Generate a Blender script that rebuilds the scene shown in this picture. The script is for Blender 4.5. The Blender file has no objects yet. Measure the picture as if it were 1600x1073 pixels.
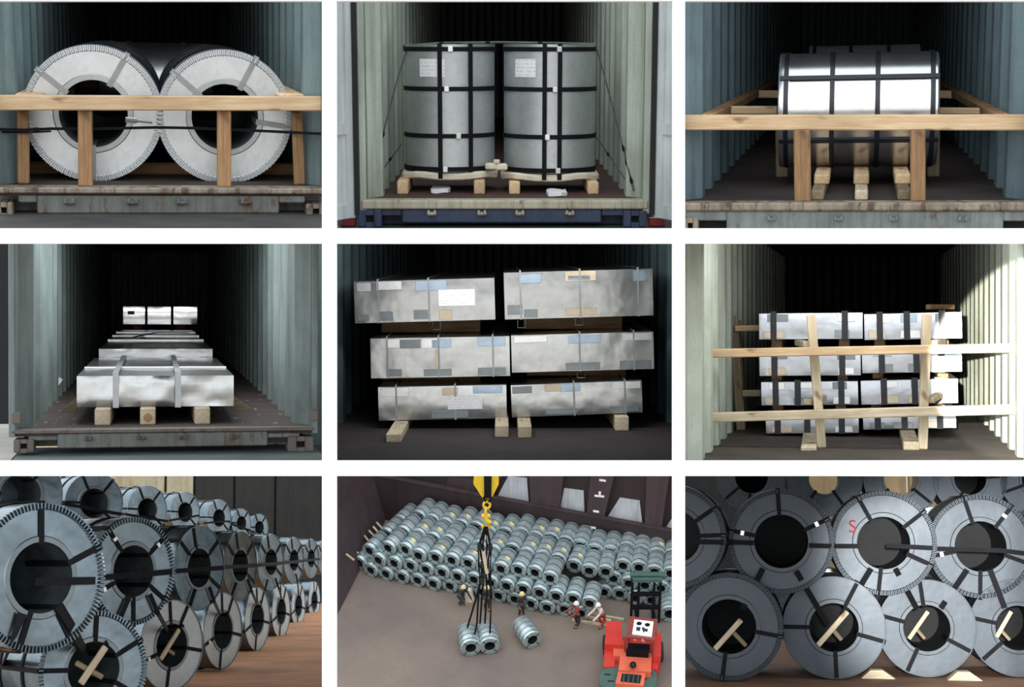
import bpy, bmesh, math, random
from mathutils import Vector, Matrix, noise

random.seed(7)
scene = bpy.context.scene
COL = scene.collection

# ------------------------------------------------------------------ camera, world, lights, exposure
F, CX, CY = 2400.0, 800.0, 536.5          # focal length and centre in pixels of a 1600 x 1073 frame
cam_data = bpy.data.cameras.new('camera')
cam_data.sensor_width = 36.0
cam_data.lens = 36.0 * F / 1600.0
cam_data.clip_end = 400.0
cam = bpy.data.objects.new('camera', cam_data)
cam.rotation_euler = (math.pi / 2, 0, 0)
COL.objects.link(cam)
scene.camera = cam

scene.view_settings.view_transform = 'Standard'
scene.view_settings.look = 'None'
scene.view_settings.gamma = 1.0
scene.view_settings.use_curve_mapping = False
scene.view_settings.exposure = 0.0

world = bpy.data.worlds.new('overcast')
scene.world = world
world.use_nodes = True
wt = world.node_tree
wt.nodes.clear()
w_out = wt.nodes.new('ShaderNodeOutputWorld')
w_bg = wt.nodes.new('ShaderNodeBackground')
w_tc = wt.nodes.new('ShaderNodeTexCoord')
w_sep = wt.nodes.new('ShaderNodeSeparateXYZ')
w_ramp = wt.nodes.new('ShaderNodeValToRGB')
w_map = wt.nodes.new('ShaderNodeMapRange')
w_map.inputs[1].default_value = -1.0
w_map.inputs[2].default_value = 1.0
wt.links.new(w_tc.outputs['Generated'], w_sep.inputs[0])
wt.links.new(w_sep.outputs[2], w_map.inputs[0])
wt.links.new(w_map.outputs[0], w_ramp.inputs[0])
cr = w_ramp.color_ramp                      # overcast sky above, pale yard below the horizon
cr.elements[0].position = 0.0
cr.elements[0].color = (0.42, 0.39, 0.35, 1)
cr.elements[1].position = 1.0
cr.elements[1].color = (0.93, 1.0, 1.06, 1)
e = cr.elements.new(0.47); e.color = (0.42, 0.39, 0.35, 1)
e = cr.elements.new(0.54); e.color = (0.93, 1.0, 1.06, 1)
wt.links.new(w_ramp.outputs[0], w_bg.inputs[0])
w_bg.inputs[1].default_value = 1.55
wt.links.new(w_bg.outputs[0], w_out.inputs[0])

def spot(loc, target, energy, color, angle, blend, size=0.05):
    d = bpy.data.lights.new('spot_lamp', 'SPOT')
    d.energy = energy; d.color = color; d.spot_size = math.radians(angle)
    d.spot_blend = blend; d.shadow_soft_size = size
    o = bpy.data.objects.new('spot_lamp', d)
    o.location = loc
    o.rotation_euler = (Vector(target) - Vector(loc)).to_track_quat('-Z', 'Y').to_euler()
    COL.objects.link(o)
    return o

def wpt(px, py, Y):
    return Vector(((px - CX) * Y / F, Y, (CY - py) * Y / F))

def sun(direction, strength, angle, color):
    d = bpy.data.lights.new('sun', 'SUN'); d.energy = strength; d.angle = math.radians(angle); d.color = color
    o = bpy.data.objects.new('sun', d); COL.objects.link(o)
    o.rotation_euler = Vector(direction).to_track_quat('-Z', 'Y').to_euler()
    o.location = (0, -5, 8)
sun((.12, 1.0, -.25), .7, 60, (1.0, .985, .96))
FILL4, FILL5, FILL6 = 150.0, 110.0, 60.0      # added fill lights, unseen under the roofs, to brighten the lower containers
spot(wpt(1250, 330, 2.0), wpt(1625, 570, 13.0), 30000.0, (1.0, .93, .80), 9.0, .12, .03)      # low sun on the wall of the sage container
spot(wpt(1750, 500, 1.5), wpt(1525, 915, 17.0), 17000.0, (1.0, .97, .92), 13.0, .6, .2)       # sun across the face-on coils


# ------------------------------------------------------------------ frames of reference
class Frame:
    """A place of its own: x right, y away, z up, given by where its depth axis points."""
    def __init__(self, vp=None, centre=None, level=0.6, M=None):
        if M is not None:
            self.M = M
        else:
            d = Vector((vp[0] - CX, F, CY - vp[1])).normalized()
            r = d.cross(Vector((0, 0, 1))).normalized()
            u = r.cross(d)
            def mk(r, u):
                return Matrix(((r.x, d.x, u.x, 0), (r.y, d.y, u.y, 0), (r.z, d.z, u.z, 0), (0, 0, 0, 1)))
            self.M = mk(r, u); self.Mi = self.M.inverted()
            c = self.P(centre[0], centre[1], 12.0)
            a, b = self.px(c), self.px(c + Vector((0.5, 0, 0)))
            th = math.atan2(b[1] - a[1], b[0] - a[0]) * level
            r2 = r * math.cos(th) + u * math.sin(th)
            u2 = -r * math.sin(th) + u * math.cos(th)
            self.M = mk(r2, u2)
        self.Mi = self.M.inverted()
        self.o = self.Mi @ Vector((0, 0, 0))
    def ray(self, x, y):
        return self.Mi.to_3x3() @ Vector((x - CX, F, CY - y))
    def P(self, x, y, depth):               # the point seen at pixel x, y on the plane y = depth
        o = self.Mi @ Vector((0, 0, 0)); l = self.ray(x, y)
        return o + l * ((depth - o.y) / l.y)
    def G(self, x, y, h=0.0):               # ... on the level plane z = h
        o = self.Mi @ Vector((0, 0, 0)); l = self.ray(x, y)
        return o + l * ((h - o.z) / l.z)
    def px(self, p):
        w = self.M @ p
        return (CX + w.x / w.y * F, CY - w.z / w.y * F)

def area(B, loc, aim, sx, sy, energy, color=(1, 1, 1)):
    d = bpy.data.lights.new('fill_light', 'AREA'); d.shape = 'RECTANGLE'; d.size = sx; d.size_y = sy; d.energy = energy; d.color = color  # added fill light, not a fitting of the container
    o = bpy.data.objects.new('fill_light', d); COL.objects.link(o)
    q = Vector(aim).to_track_quat('-Z', 'Y').to_matrix().to_4x4()
    o.matrix_world = B.M @ Matrix.Translation(Vector(loc)) @ q
    return o

# ------------------------------------------------------------------ mesh helper
class MB:
    def __init__(self):
        self.v = []; self.f = []
    def add(self, vs, fs):
        b = len(self.v)
        self.v.extend(Vector(p) for p in vs)
        self.f.extend(tuple(i + b for i in q) for q in fs)
        return self
    def box(self, a, b, M=None):
        x0, y0, z0 = a; x1, y1, z1 = b
        vs = [Vector(p) for p in ((x0, y0, z0), (x1, y0, z0), (x1, y1, z0), (x0, y1, z0), (x0, y0, z1), (x1, y0, z1), (x1, y1, z1), (x0, y1, z1))]
        if M is not None: vs = [M @ p for p in vs]
        return self.add(vs, [(0, 3, 2, 1), (4, 5, 6, 7), (0, 1, 5, 4), (1, 2, 6, 5), (2, 3, 7, 6), (3, 0, 4, 7)])
    def cbox(self, a, b, c=0.01, M=None):   # chamfered box
        a = Vector(a); b = Vector(b)
        cen = (a + b) / 2; h = (b - a) / 2
        c = min(c, h.x * .45, h.y * .45, h.z * .45)
        vs = []; idx = {}
        for sx in (-1, 1):
            for sy in (-1, 1):
                for sz in (-1, 1):
                    for ax in range(3):
                        p = Vector((sx * h.x, sy * h.y, sz * h.z))
                        for k in range(3):
                            if k != ax: p[k] -= math.copysign(c, p[k])
                        idx[(sx, sy, sz, ax)] = len(vs); vs.append(cen + p)
        fs = []
        S = (-1, 1)
        for ax in range(3):
            o1, o2 = [k for k in range(3) if k != ax]
            for s in S:
                q = []
                for (t1, t2) in ((-1, -1), (1, -1), (1, 1), (-1, 1)):
                    k = [0, 0, 0]; k[ax] = s; k[o1] = t1; k[o2] = t2
                    q.append(idx[(k[0], k[1], k[2], ax)])
                fs.append(tuple(q))
        for ax in range(3):                   # edges along ax
            o1, o2 = [k for k in range(3) if k != ax]
            for t1 in S:
                for t2 in S:
                    q = []
                    for (s, axx) in ((-1, o1), (1, o1), (1, o2), (-1, o2)):
                        k = [0, 0, 0]; k[ax] = s; k[o1] = t1; k[o2] = t2
                        q.append(idx[(k[0], k[1], k[2], axx)])
                    fs.append(tuple(q))
        for sx in S:
            for sy in S:
                for sz in S:
                    fs.append((idx[(sx, sy, sz, 0)], idx[(sx, sy, sz, 1)], idx[(sx, sy, sz, 2)]))
        if M is not None: vs = [M @ p for p in vs]
        return self.add(vs, fs)
    def lathe(self, prof, n=64, M=None, closed=False):   # profile of (radius, along y); axis y
        vs = []; fs = []
        m = len(prof)
        for i in range(n):
            t = 2 * math.pi * i / n
            for (r, y) in prof: vs.append(Vector((r * math.cos(t), y, r * math.sin(t))))
        for i in range(n):
            j = (i + 1) % n
            for k in range(m if closed else m - 1):
                l = (k + 1) % m
                fs.append((i * m + k, j * m + k, j * m + l, i * m + l))
        if M is not None: vs = [M @ p for p in vs]
        return self.add(vs, fs)
    def tube(self, pts, r, n=8):
        pts = [Vector(p) for p in pts]
        vs = []; fs = []
        for i, p in enumerate(pts):
            a = pts[max(0, i - 1)]; b = pts[min(len(pts) - 1, i + 1)]
            d = (b - a).normalized()
            u = d.cross(Vector((0, 0, 1)))
            if u.length < 1e-3: u = d.cross(Vector((0, 1, 0)))
            u.normalize(); w = d.cross(u)
            rr = r[i] if isinstance(r, (list, tuple)) else r
            for k in range(n):
                t = 2 * math.pi * k / n
                vs.append(p + u * rr * math.cos(t) + w * rr * math.sin(t))
        for i in range(len(pts) - 1):
            for k in range(n):
                l = (k + 1) % n
                fs.append((i * n + k, i * n + l, (i + 1) * n + l, (i + 1) * n + k))
        fs.append(tuple(reversed(range(n)))); fs.append(tuple(range((len(pts) - 1) * n, len(pts) * n)))
        return self.add(vs, fs)
    def ribbon(self, pts, w, t, nrm=(0, -1, 0)):         # flat strap along pts; nrm is its face normal
        pts = [Vector(p) for p in pts]
        vs = []; fs = []
        for i, p in enumerate(pts):
            nn = Vector(nrm[i] if isinstance(nrm, list) else nrm).normalized()
            a = pts[max(0, i - 1)]; b = pts[min(len(pts) - 1, i + 1)]
            d = (b - a).normalized()
            s = d.cross(nn).normalized()
            nn = s.cross(d)
            for (q, h) in ((-1, -.5), (1, -.5), (1, .5), (-1, .5)):
                vs.append(p + s * q * w / 2 + nn * h * t)
        for i in range(len(pts) - 1):
            for k in range(4):
                l = (k + 1) % 4
                fs.append((i * 4 + k, i * 4 + l, (i + 1) * 4 + l, (i + 1) * 4 + k))
        n = len(pts)
        fs.append((3, 2, 1, 0)); fs.append(tuple(range((n - 1) * 4, n * 4)))
        return self.add(vs, fs)
    def prism(self, poly, d):               # polygon of points swept by vector d
        poly = [Vector(p) for p in poly]; d = Vector(d); n = len(poly)
        vs = poly + [p + d for p in poly]
        fs = [tuple(range(n)), tuple(reversed(range(n, 2 * n)))]
        for i in range(n):
            j = (i + 1) % n
            fs.append((i, i + n, j + n, j))
        return self.add(vs, fs)
    def mesh(self, name, mat, M=None, smooth=True, angle=35):
        me = bpy.data.meshes.new(name)
        vs = self.v if M is None else [M @ p for p in self.v]
        me.from_pydata([tuple(p) for p in vs], [], self.f)
        bm = bmesh.new(); bm.from_mesh(me)
        bmesh.ops.recalc_face_normals(bm, faces=bm.faces)
        bm.to_mesh(me); bm.free()
        if smooth:
            me.shade_smooth()
            me.set_sharp_from_angle(angle=math.radians(angle))
        me.materials.append(mat)
        return me
    def part(self, name, mat, par, label=None, angle=35):   # a part of thing par; the points are in par's frame of reference
        o = bpy.data.objects.new(name, self.mesh(name, mat, INV[par.name], angle=angle))
        COL.objects.link(o); o.parent = par
        INV[o.name] = INV[par.name]
        if label: o['label'] = label
        return o
    def top(self, B, name, mat, base, label=None, cat=None, group=None, kind=None):
        T = Matrix.Translation(Vector(base))
        o = bpy.data.objects.new(name, self.mesh(name, mat, T.inverted()))
        o.matrix_world = B.M @ T
        COL.objects.link(o)
        tag(o, label, cat, group, kind)
        INV[o.name] = T.inverted()
        return o

INV = {}
def tag(o, label=None, cat=None, group=None, kind=None):
    if label: o['label'] = label
    if cat: o['category'] = cat
    if group: o['group'] = group
    if kind: o['kind'] = kind

def thing(B, name, label, cat, base, rot=None, group=None, kind=None):
    o = bpy.data.objects.new(name, None)
    o.empty_display_size = 0.1
    T = Matrix.Translation(Vector(base))
    if rot is not None: T = T @ rot.to_4x4()
    o.matrix_world = B.M @ T
    COL.objects.link(o)
    tag(o, label, cat, group, kind)
    INV[o.name] = T.inverted()
    return o

def child(me, name, par, M=None, label=None):
    o = bpy.data.objects.new(name, me); COL.objects.link(o); o.parent = par
    if M is not None: o.matrix_basis = M
    if label: o['label'] = label
    return o

def copy_thing(root, M):
    r = root.copy(); COL.objects.link(r); r.matrix_world = M
    for ch in root.children:
        c = ch.copy(); COL.objects.link(c); c.parent = r
        for g in ch.children:
            d = g.copy(); COL.objects.link(d); d.parent = c
    return r

def trees(o):
    yield o
    for c in o.children: yield from trees(c)

def cut_at_wall(root, px):
    """takes off what of a thing would stand beyond the side of its bay (seen at pixel column px)"""
    bpy.context.view_layer.update()
    n = Vector((F, -(px - CX), 0)).normalized()
    for o in list(trees(root)):
        if o.type != 'MESH': continue
        Mi = o.matrix_world.inverted()
        bm = bmesh.new(); bm.from_mesh(o.data)
        bmesh.ops.bisect_plane(bm, geom=bm.verts[:] + bm.edges[:] + bm.faces[:], plane_co=Mi @ Vector((0, 0, 0)), plane_no=Mi.to_3x3() @ n, clear_inner=True)
        bm.to_mesh(o.data); bm.free()
        if not o.data.polygons: bpy.data.objects.remove(o)

# ------------------------------------------------------------------ materials
class NT:
    def __init__(self, name):
        self.m = bpy.data.materials.new(name); self.m.use_nodes = True
        self.t = self.m.node_tree; self.t.nodes.clear()
        self.out = self.n('ShaderNodeOutputMaterial'); self.b = self.n('ShaderNodeBsdfPrincipled')
        self.l(self.b.outputs[0], self.out.inputs[0])
        self.tc = self.n('ShaderNodeTexCoord')
    def n(self, k): return self.t.nodes.new(k)
    def l(self, a, b): self.t.links.new(a, b)
    def noise(self, scale, detail=4, rough=.6, stretch=None, dist=0.0):
        nn = self.n('ShaderNodeTexNoise'); nn.inputs['Scale'].default_value = scale
        nn.inputs['Detail'].default_value = detail; nn.inputs['Roughness'].default_value = rough
        nn.inputs['Distortion'].default_value = dist
        src = self.tc.outputs['Object']
        if stretch:
            mp = self.n('ShaderNodeMapping'); mp.inputs['Scale'].default_value = stretch
            self.l(src, mp.inputs[0]); src = mp.outputs[0]
        self.l(src, nn.inputs['Vector'])
        return nn.outputs['Fac']
    def ramp(self, src, *stops):
        r = self.n('ShaderNodeValToRGB'); self.l(src, r.inputs[0])
        el = r.color_ramp.elements
        for i, (p, c) in enumerate(stops):
            x = el[i] if i < 2 else el.new(p)
            x.position = p; x.color = (c, c, c, 1) if isinstance(c, (int, float)) else (*c, 1)
        return r.outputs[0]
    def mix(self, fac, a, b):
        m = self.n('ShaderNodeMix'); m.data_type = 'RGBA'
        if isinstance(fac, (int, float)): m.inputs[0].default_value = fac
        else: self.l(fac, m.inputs[0])
        for s, k in ((a, 6), (b, 7)):
            if isinstance(s, tuple): m.inputs[k].default_value = (*s, 1)
            else: self.l(s, m.inputs[k])
        return m.outputs[2]
    def bump(self, src, strength, dist=0.01):
        b = self.n('ShaderNodeBump'); b.inputs['Strength'].default_value = strength; b.inputs['Distance'].default_value = dist
        self.l(src, b.inputs['Height']); self.l(b.outputs[0], self.b.inputs['Normal'])
    def set(self, col=None, rough=None, metal=0.0, spec=None):
        for k, v in (('Base Color', col), ('Roughness', rough), ('Metallic', metal)):
            if v is None: continue
            if isinstance(v, tuple): self.b.inputs[k].default_value = (*v, 1)
            elif isinstance(v, (int, float)): self.b.inputs[k].default_value = v
            else: self.l(v, self.b.inputs[k])
        if spec is not None: self.b.inputs['Specular IOR Level'].default_value = spec
        return self.m

def srgb(r, g, b):
    def c(x):
        x /= 255.0
        return x / 12.92 if x <= .04045 else ((x + .055) / 1.055) ** 2.4
    return (c(r), c(g), c(b))

def plain(name, col, rough=.6, metal=0.0, var=.25, scale=6.0):
    t = NT(name); n = t.noise(scale, 5)
    dark = tuple(x * (1 - var) for x in col)
    lite = tuple(min(1, x * (1 + var * .6)) for x in col)
    return t.set(t.ramp(n, (.3, dark), (.7, lite)), rough, metal)

def paint(name, base, dirt, rust, rust_at=.66, scale=1.2, rough=.55):
    t = NT(name)
    a = t.noise(scale, 6, .65, (1, .6, 1)); b = t.noise(scale * 4, 6, .7, (1, .5, .35)); f = t.noise(scale * 26, 4, .7)
    c1 = t.mix(t.ramp(a, (.4, 0.0), (.72, .8)), base, dirt)
    c2 = t.mix(t.ramp(b, (rust_at, 0.0), (rust_at + .08, .9)), c1, rust)
    c3 = t.mix(t.ramp(f, (.35, .0), (.75, .25)), c2, dirt)
    k = t.noise(scale * 7, 5, .65, (1, 1, .06)); g = t.noise(scale * 2.2, 4, .6, (1, .5, .5))
    c4 = t.mix(t.ramp(k, (.46, 0.0), (.68, .55)), c3, tuple(x * .62 for x in dirt))
    c5 = t.mix(t.ramp(g, (.56, 0.0), (.7, .35)), c4, tuple(min(1, x * 1.25) for x in base))
    t.bump(b, .25, .01)
    return t.set(c5, rough)

def wood(name, a, b, knot=(.16, .09, .045), seed=0.0):
    t = NT(name)
    g = t.noise(5.0, 5, .6, (.5, 9, 9), 1.2); big = t.noise(1.6, 3, .5); k = t.noise(7.0, 2, .4, (.5, 1.4, 1.4))
    oi = t.n('ShaderNodeObjectInfo')
    c = t.ramp(g, (.3, b), (.68, a))
    c = t.mix(t.ramp(big, (.42, 0.0), (.75, .55)), c, tuple(x * .62 for x in b))
    c = t.mix(t.ramp(k, (.7, 0.0), (.76, .75)), c, knot)
    hv = t.n('ShaderNodeHueSaturation'); t.l(c, hv.inputs['Color'])
    mr = t.n('ShaderNodeMapRange'); t.l(oi.outputs['Random'], mr.inputs[0]); mr.inputs[3].default_value = .78; mr.inputs[4].default_value = 1.12
    t.l(mr.outputs[0], hv.inputs['Value'])
    t.bump(g, .35, .006)
    return t.set(hv.outputs[0], .75)

def steel(name, col, rough=.32, var=.3, spangle=22.0, dent=.15, dent_scale=3.0, metal=.95):
    t = NT(name)
    v = t.n('ShaderNodeTexVoronoi'); v.inputs['Scale'].default_value = spangle; t.l(t.tc.outputs['Object'], v.inputs['Vector'])
    sp = t.n('ShaderNodeSeparateColor'); t.l(v.outputs['Color'], sp.inputs[0])
    n = t.noise(2.2, 5, .65); nd = t.noise(dent_scale, 3, .5)
    base = t.ramp(n, (.3, tuple(x * (1 - var) for x in col)), (.7, col))
    c = t.mix(t.ramp(sp.outputs[0], (0.0, 0.0), (1.0, .22)), base, tuple(x * .55 for x in col))
    rr = t.n('ShaderNodeMapRange'); t.l(n, rr.inputs[0]); rr.inputs[3].default_value = rough * .75; rr.inputs[4].default_value = rough * 1.35
    t.bump(nd, dent, .05)
    return t.set(c, rr.outputs[0], metal)

def floor_mat(name, base, dark, scratch, at=.62, scale=2.0):
    t = NT(name)
    a = t.noise(scale, 6, .65); b = t.noise(scale * 5, 6, .7, (1.6, .35, 1)); f = t.noise(scale * 22, 4, .6)
    c = t.mix(t.ramp(a, (.35, 0.0), (.7, 1.0)), base, dark)
    c = t.mix(t.ramp(b, (at, 0.0), (at + .06, .85)), c, scratch)
    c = t.mix(t.ramp(f, (.3, .0), (.8, .3)), c, dark)
    t.bump(f, .3, .008)
    return t.set(c, .8)

WHITE = plain('white_board', (.93, .93, .935), .6, 0, .01)
WOOD_A = wood('pine_timber', srgb(240, 214, 176), srgb(206, 166, 122))
WOOD_B = wood('brown_timber', srgb(184, 146, 106), srgb(136, 100, 66))
WOOD_C = wood('pale_timber', srgb(226, 214, 190), srgb(184, 164, 132))
WOOD_D = wood('weathered_timber', srgb(168, 152, 124), srgb(120, 104, 80))
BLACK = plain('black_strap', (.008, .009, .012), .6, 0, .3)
BLACK.node_tree.nodes['Principled BSDF'].inputs['Specular IOR Level'].default_value = .12
NAVY = plain('dark_navy_strap', (.012, .016, .026), .35, 0, .3)
DARK = plain('opening_shade', (.006, .006, .007), .9, 0, .2)  # near-black put in place of the shade inside holes and pockets
GREYSTRAP = plain('grey_steel_strap', (.33, .35, .36), .4, .8, .2)
CLIP = plain('bright_steel_clip', (.75, .77, .78), .3, .9, .1)
WIRE = plain('wire_rope', (.10, .11, .11), .5, .5, .3)
STEEL_LIGHT = steel('galvanised_bright', (.78, .82, .85), .36, .2, 26, .06)
STEEL_MID = steel('galvanised_grey', (.62, .66, .67), .5, .25, 26, .08, 3.0, .8)
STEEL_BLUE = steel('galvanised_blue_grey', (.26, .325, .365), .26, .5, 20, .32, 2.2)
STEEL_SHADE = steel('galvanised_matt_shade', (.08, .098, .118), .42, .4, 20, .12, 3.0, .5)  # base darkened to stand for weak ambient light; a spot brightens part
COLLAR_DIM = steel('dim_collar_steel', (.24, .28, .30), .4, .3, 20, .05)
STEEL_BORE = plain('bore_shade_steel', (.10, .12, .13), .6, .5, .3)  # bore steel darkened, its inner shade put into the colour
BORE_BLACK = plain('bore_shade_black', (.015, .018, .02), .7, .2, .3)  # black stands for the shade inside the bores
STEEL_COLLAR = steel('collar_steel', (.55, .58, .58), .42, .2, 20, .05)
FOIL = steel('wrap_sheet_steel', (.53, .55, .555), .22, .2, 14, .28, 1.9)
FOIL_SMOOTH = steel('smooth_wrap_sheet', (.82, .84, .85), .11, .1, 14, .02, 1.5)
FOIL_DARK = steel('wrap_sheet_dark', (.45, .48, .50), .33, .2, 14, .1, 2.5)
PAPER_W = plain('white_paper', (.85, .86, .88), .8, 0, .05)
CREAM = plain('cream_packing_board', srgb(222, 212, 192), .8, 0, .2, 9)

def print_paper(name, col, ink):
    t = NT(name)
    w = t.n('ShaderNodeTexWave'); w.wave_type = 'BANDS'; w.bands_direction = 'Z'; w.inputs['Scale'].default_value = 11.0
    t.l(t.tc.outputs['Object'], w.inputs['Vector'])
    n = t.noise(60, 3, .6, (1, 1, .4))
    m = t.n('ShaderNodeMath'); m.operation = 'MULTIPLY'; t.l(t.ramp(w.outputs['Fac'], (.62, 0.0), (.7, 1.0)), m.inputs[0]); t.l(t.ramp(n, (.45, 0.0), (.55, .55)), m.inputs[1])
    return t.set(t.mix(m.outputs[0], col, ink), .8)
LABEL = print_paper('printed_label', (.84, .85, .88), (.45, .47, .52))

# ------------------------------------------------------------------ builders shared by several places
def timber(B, par, p0, p1, w, h, mat=None, name='beam', up=(0, 0, 1), label=None, c=0.008):
    p0 = Vector(p0); p1 = Vector(p1); x = (p1 - p0); L = x.length; x.normalize()
    u = Vector(up)
    if abs(x.dot(u)) > .95: u = Vector((0, 1, 0))
    y = u.cross(x).normalized(); z = x.cross(y)
    Ml = Matrix(((x.x, y.x, z.x, p0.x), (x.y, y.y, z.y, p0.y), (x.z, y.z, z.z, p0.z), (0, 0, 0, 1)))
    me = MB().cbox((0, -w / 2, -h / 2), (L, w / 2, h / 2), c).mesh(name, mat or WOOD_A)
    o = bpy.data.objects.new(name, me); COL.objects.link(o); o.parent = par
    o.matrix_basis = INV[par.name] @ Ml
    if label: o['label'] = label
    return o

def beam_px(B, par, a, b, tpx, y, depth, mat=None, name='beam', y2=None):
    p0 = B.P(a[0], a[1], y); p1 = B.P(b[0], b[1], y if y2 is None else y2)
    return timber(B, par, p0, p1, depth, tpx * y / F, mat, name)

def post_px(B, par, a, b, wpx, y, depth, mat=None, name='post'):
    p0 = B.P(a[0], a[1], y); p1 = B.P(b[0], b[1], y)
    return timber(B, par, p1, p0, wpx * y / F, depth, mat, name, up=(0, -1, 0))

def corrugated(p0, run, up, nrm, length, height, pitch, depth):
    """sheet with trapezoid ribs: p0 corner, run along, up, nrm towards the room"""
    m = MB(); prof = []
    s = 0.0
    while s < length:
        for (a, d) in ((0, 0), (.30, 0), (.50, 1), (.80, 1)):
            if s + a * pitch <= length: prof.append((s + a * pitch, d * depth))
        s += pitch
    prof.append((length, prof[-1][1]))
    vs = []
    for (a, d) in prof:
        q = p0 + run * a + nrm * d
        vs.append(q); vs.append(q + up * height)
    fs = [(2 * i, 2 * i + 2, 2 * i + 3, 2 * i + 1) for i in range(len(prof) - 1)]
    return m.add(vs, fs)

def casting(m_x0, m_x1, y0, y1, z0, z1, par, mat):
    """corner casting with an oblong hole in its front"""
    cx, cz = (m_x0 + m_x1) / 2, (z0 + z1) / 2; w, h = (m_x1 - m_x0), (z1 - z0)
    m = MB()
    hx, hz = w * .16, h * .2
    m.cbox((m_x0, y0, z0), (cx - hx, y1, z1), .008); m.cbox((cx + hx, y0, z0), (m_x1, y1, z1), .008)
    m.box((cx - hx, y0 + .002, z0), (cx + hx, y1, cz - hz)); m.box((cx - hx, y0 + .002, cz + hz), (cx + hx, y1, z1))
    o = m.part('corner_casting', mat, par)
    MB().box((cx - hx, y0 + .05, cz - hz), (cx + hx, y0 + .07, cz + hz)).part('casting_hole_shade', DARK, o)  # dark plate standing for the shade inside the hole
    return o

def container(B, label, xl, xr, zf, zr, yf, yb, wall_m, floor_m, pitch, rib, end_m=None, roof_m=None, roof_from=0.0, floor_from=0.0):
    root = thing(B, 'shipping_container', label, 'container', ((xl + xr) / 2, yf, zf))
    Y = Vector((0, 1, 0)); Z = Vector((0, 0, 1)); X = Vector((1, 0, 0))
    corrugated(Vector((xl, yf, zf)), Y, Z, X, yb - yf, zr - zf, pitch, rib).part('side_wall', wall_m, root, angle=20)
    corrugated(Vector((xr, yf, zf)), Y, Z, -X, yb - yf, zr - zf, pitch, rib).part('side_wall', wall_m, root, angle=20)
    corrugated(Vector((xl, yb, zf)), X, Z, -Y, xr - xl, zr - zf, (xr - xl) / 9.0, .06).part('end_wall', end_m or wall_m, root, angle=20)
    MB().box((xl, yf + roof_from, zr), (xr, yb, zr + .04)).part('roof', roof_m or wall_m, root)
    MB().box((xl - .02, yf - floor_from, zf - .05), (xr + .02, yb, zf)).part('floor', floor_m, root)
    return root

def coil_profile(R, r, L, lip=.012):
    return [(r, 0), (r, L), (R - lip, L), (R, L - lip), (R, lip), (R - lip, 0)]

def strap_loop(a, R, r, L, w, t, full=True):
    """flat strap through the bore and over the outside, at angle a round the coil"""
    c, s = math.cos(a), math.sin(a)
    rad = Vector((c, 0, s)); Yv = Vector((0, 1, 0))
    e = .004 + t / 2
    pts = [rad * (r - e) + Yv * min(L * .5, .5), rad * (r - e) + Yv * -e, rad * (R + e) + Yv * -e, rad * (R + e) + Yv * (L if full else .12)]
    nr = [-rad, (-rad - Yv), (rad - Yv), rad]
    m = MB()
    tan = Vector((-s, 0, c))
    vs = []; fs = []
    for p, nn in zip(pts, nr):
        nn = nn.normalized()
        for (q, h) in ((-1, -.5), (1, -.5), (1, .5), (-1, .5)):
            vs.append(p + tan * q * w / 2 + nn * h * t)
    for i in range(3):
        for k in range(4):
            l = (k + 1) % 4
            fs.append((i * 4 + k, i * 4 + l, (i + 1) * 4 + l, (i + 1) * 4 + k))
    fs.append((3, 2, 1, 0)); fs.append((12, 13, 14, 15))
    return m.add(vs, fs)

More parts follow.
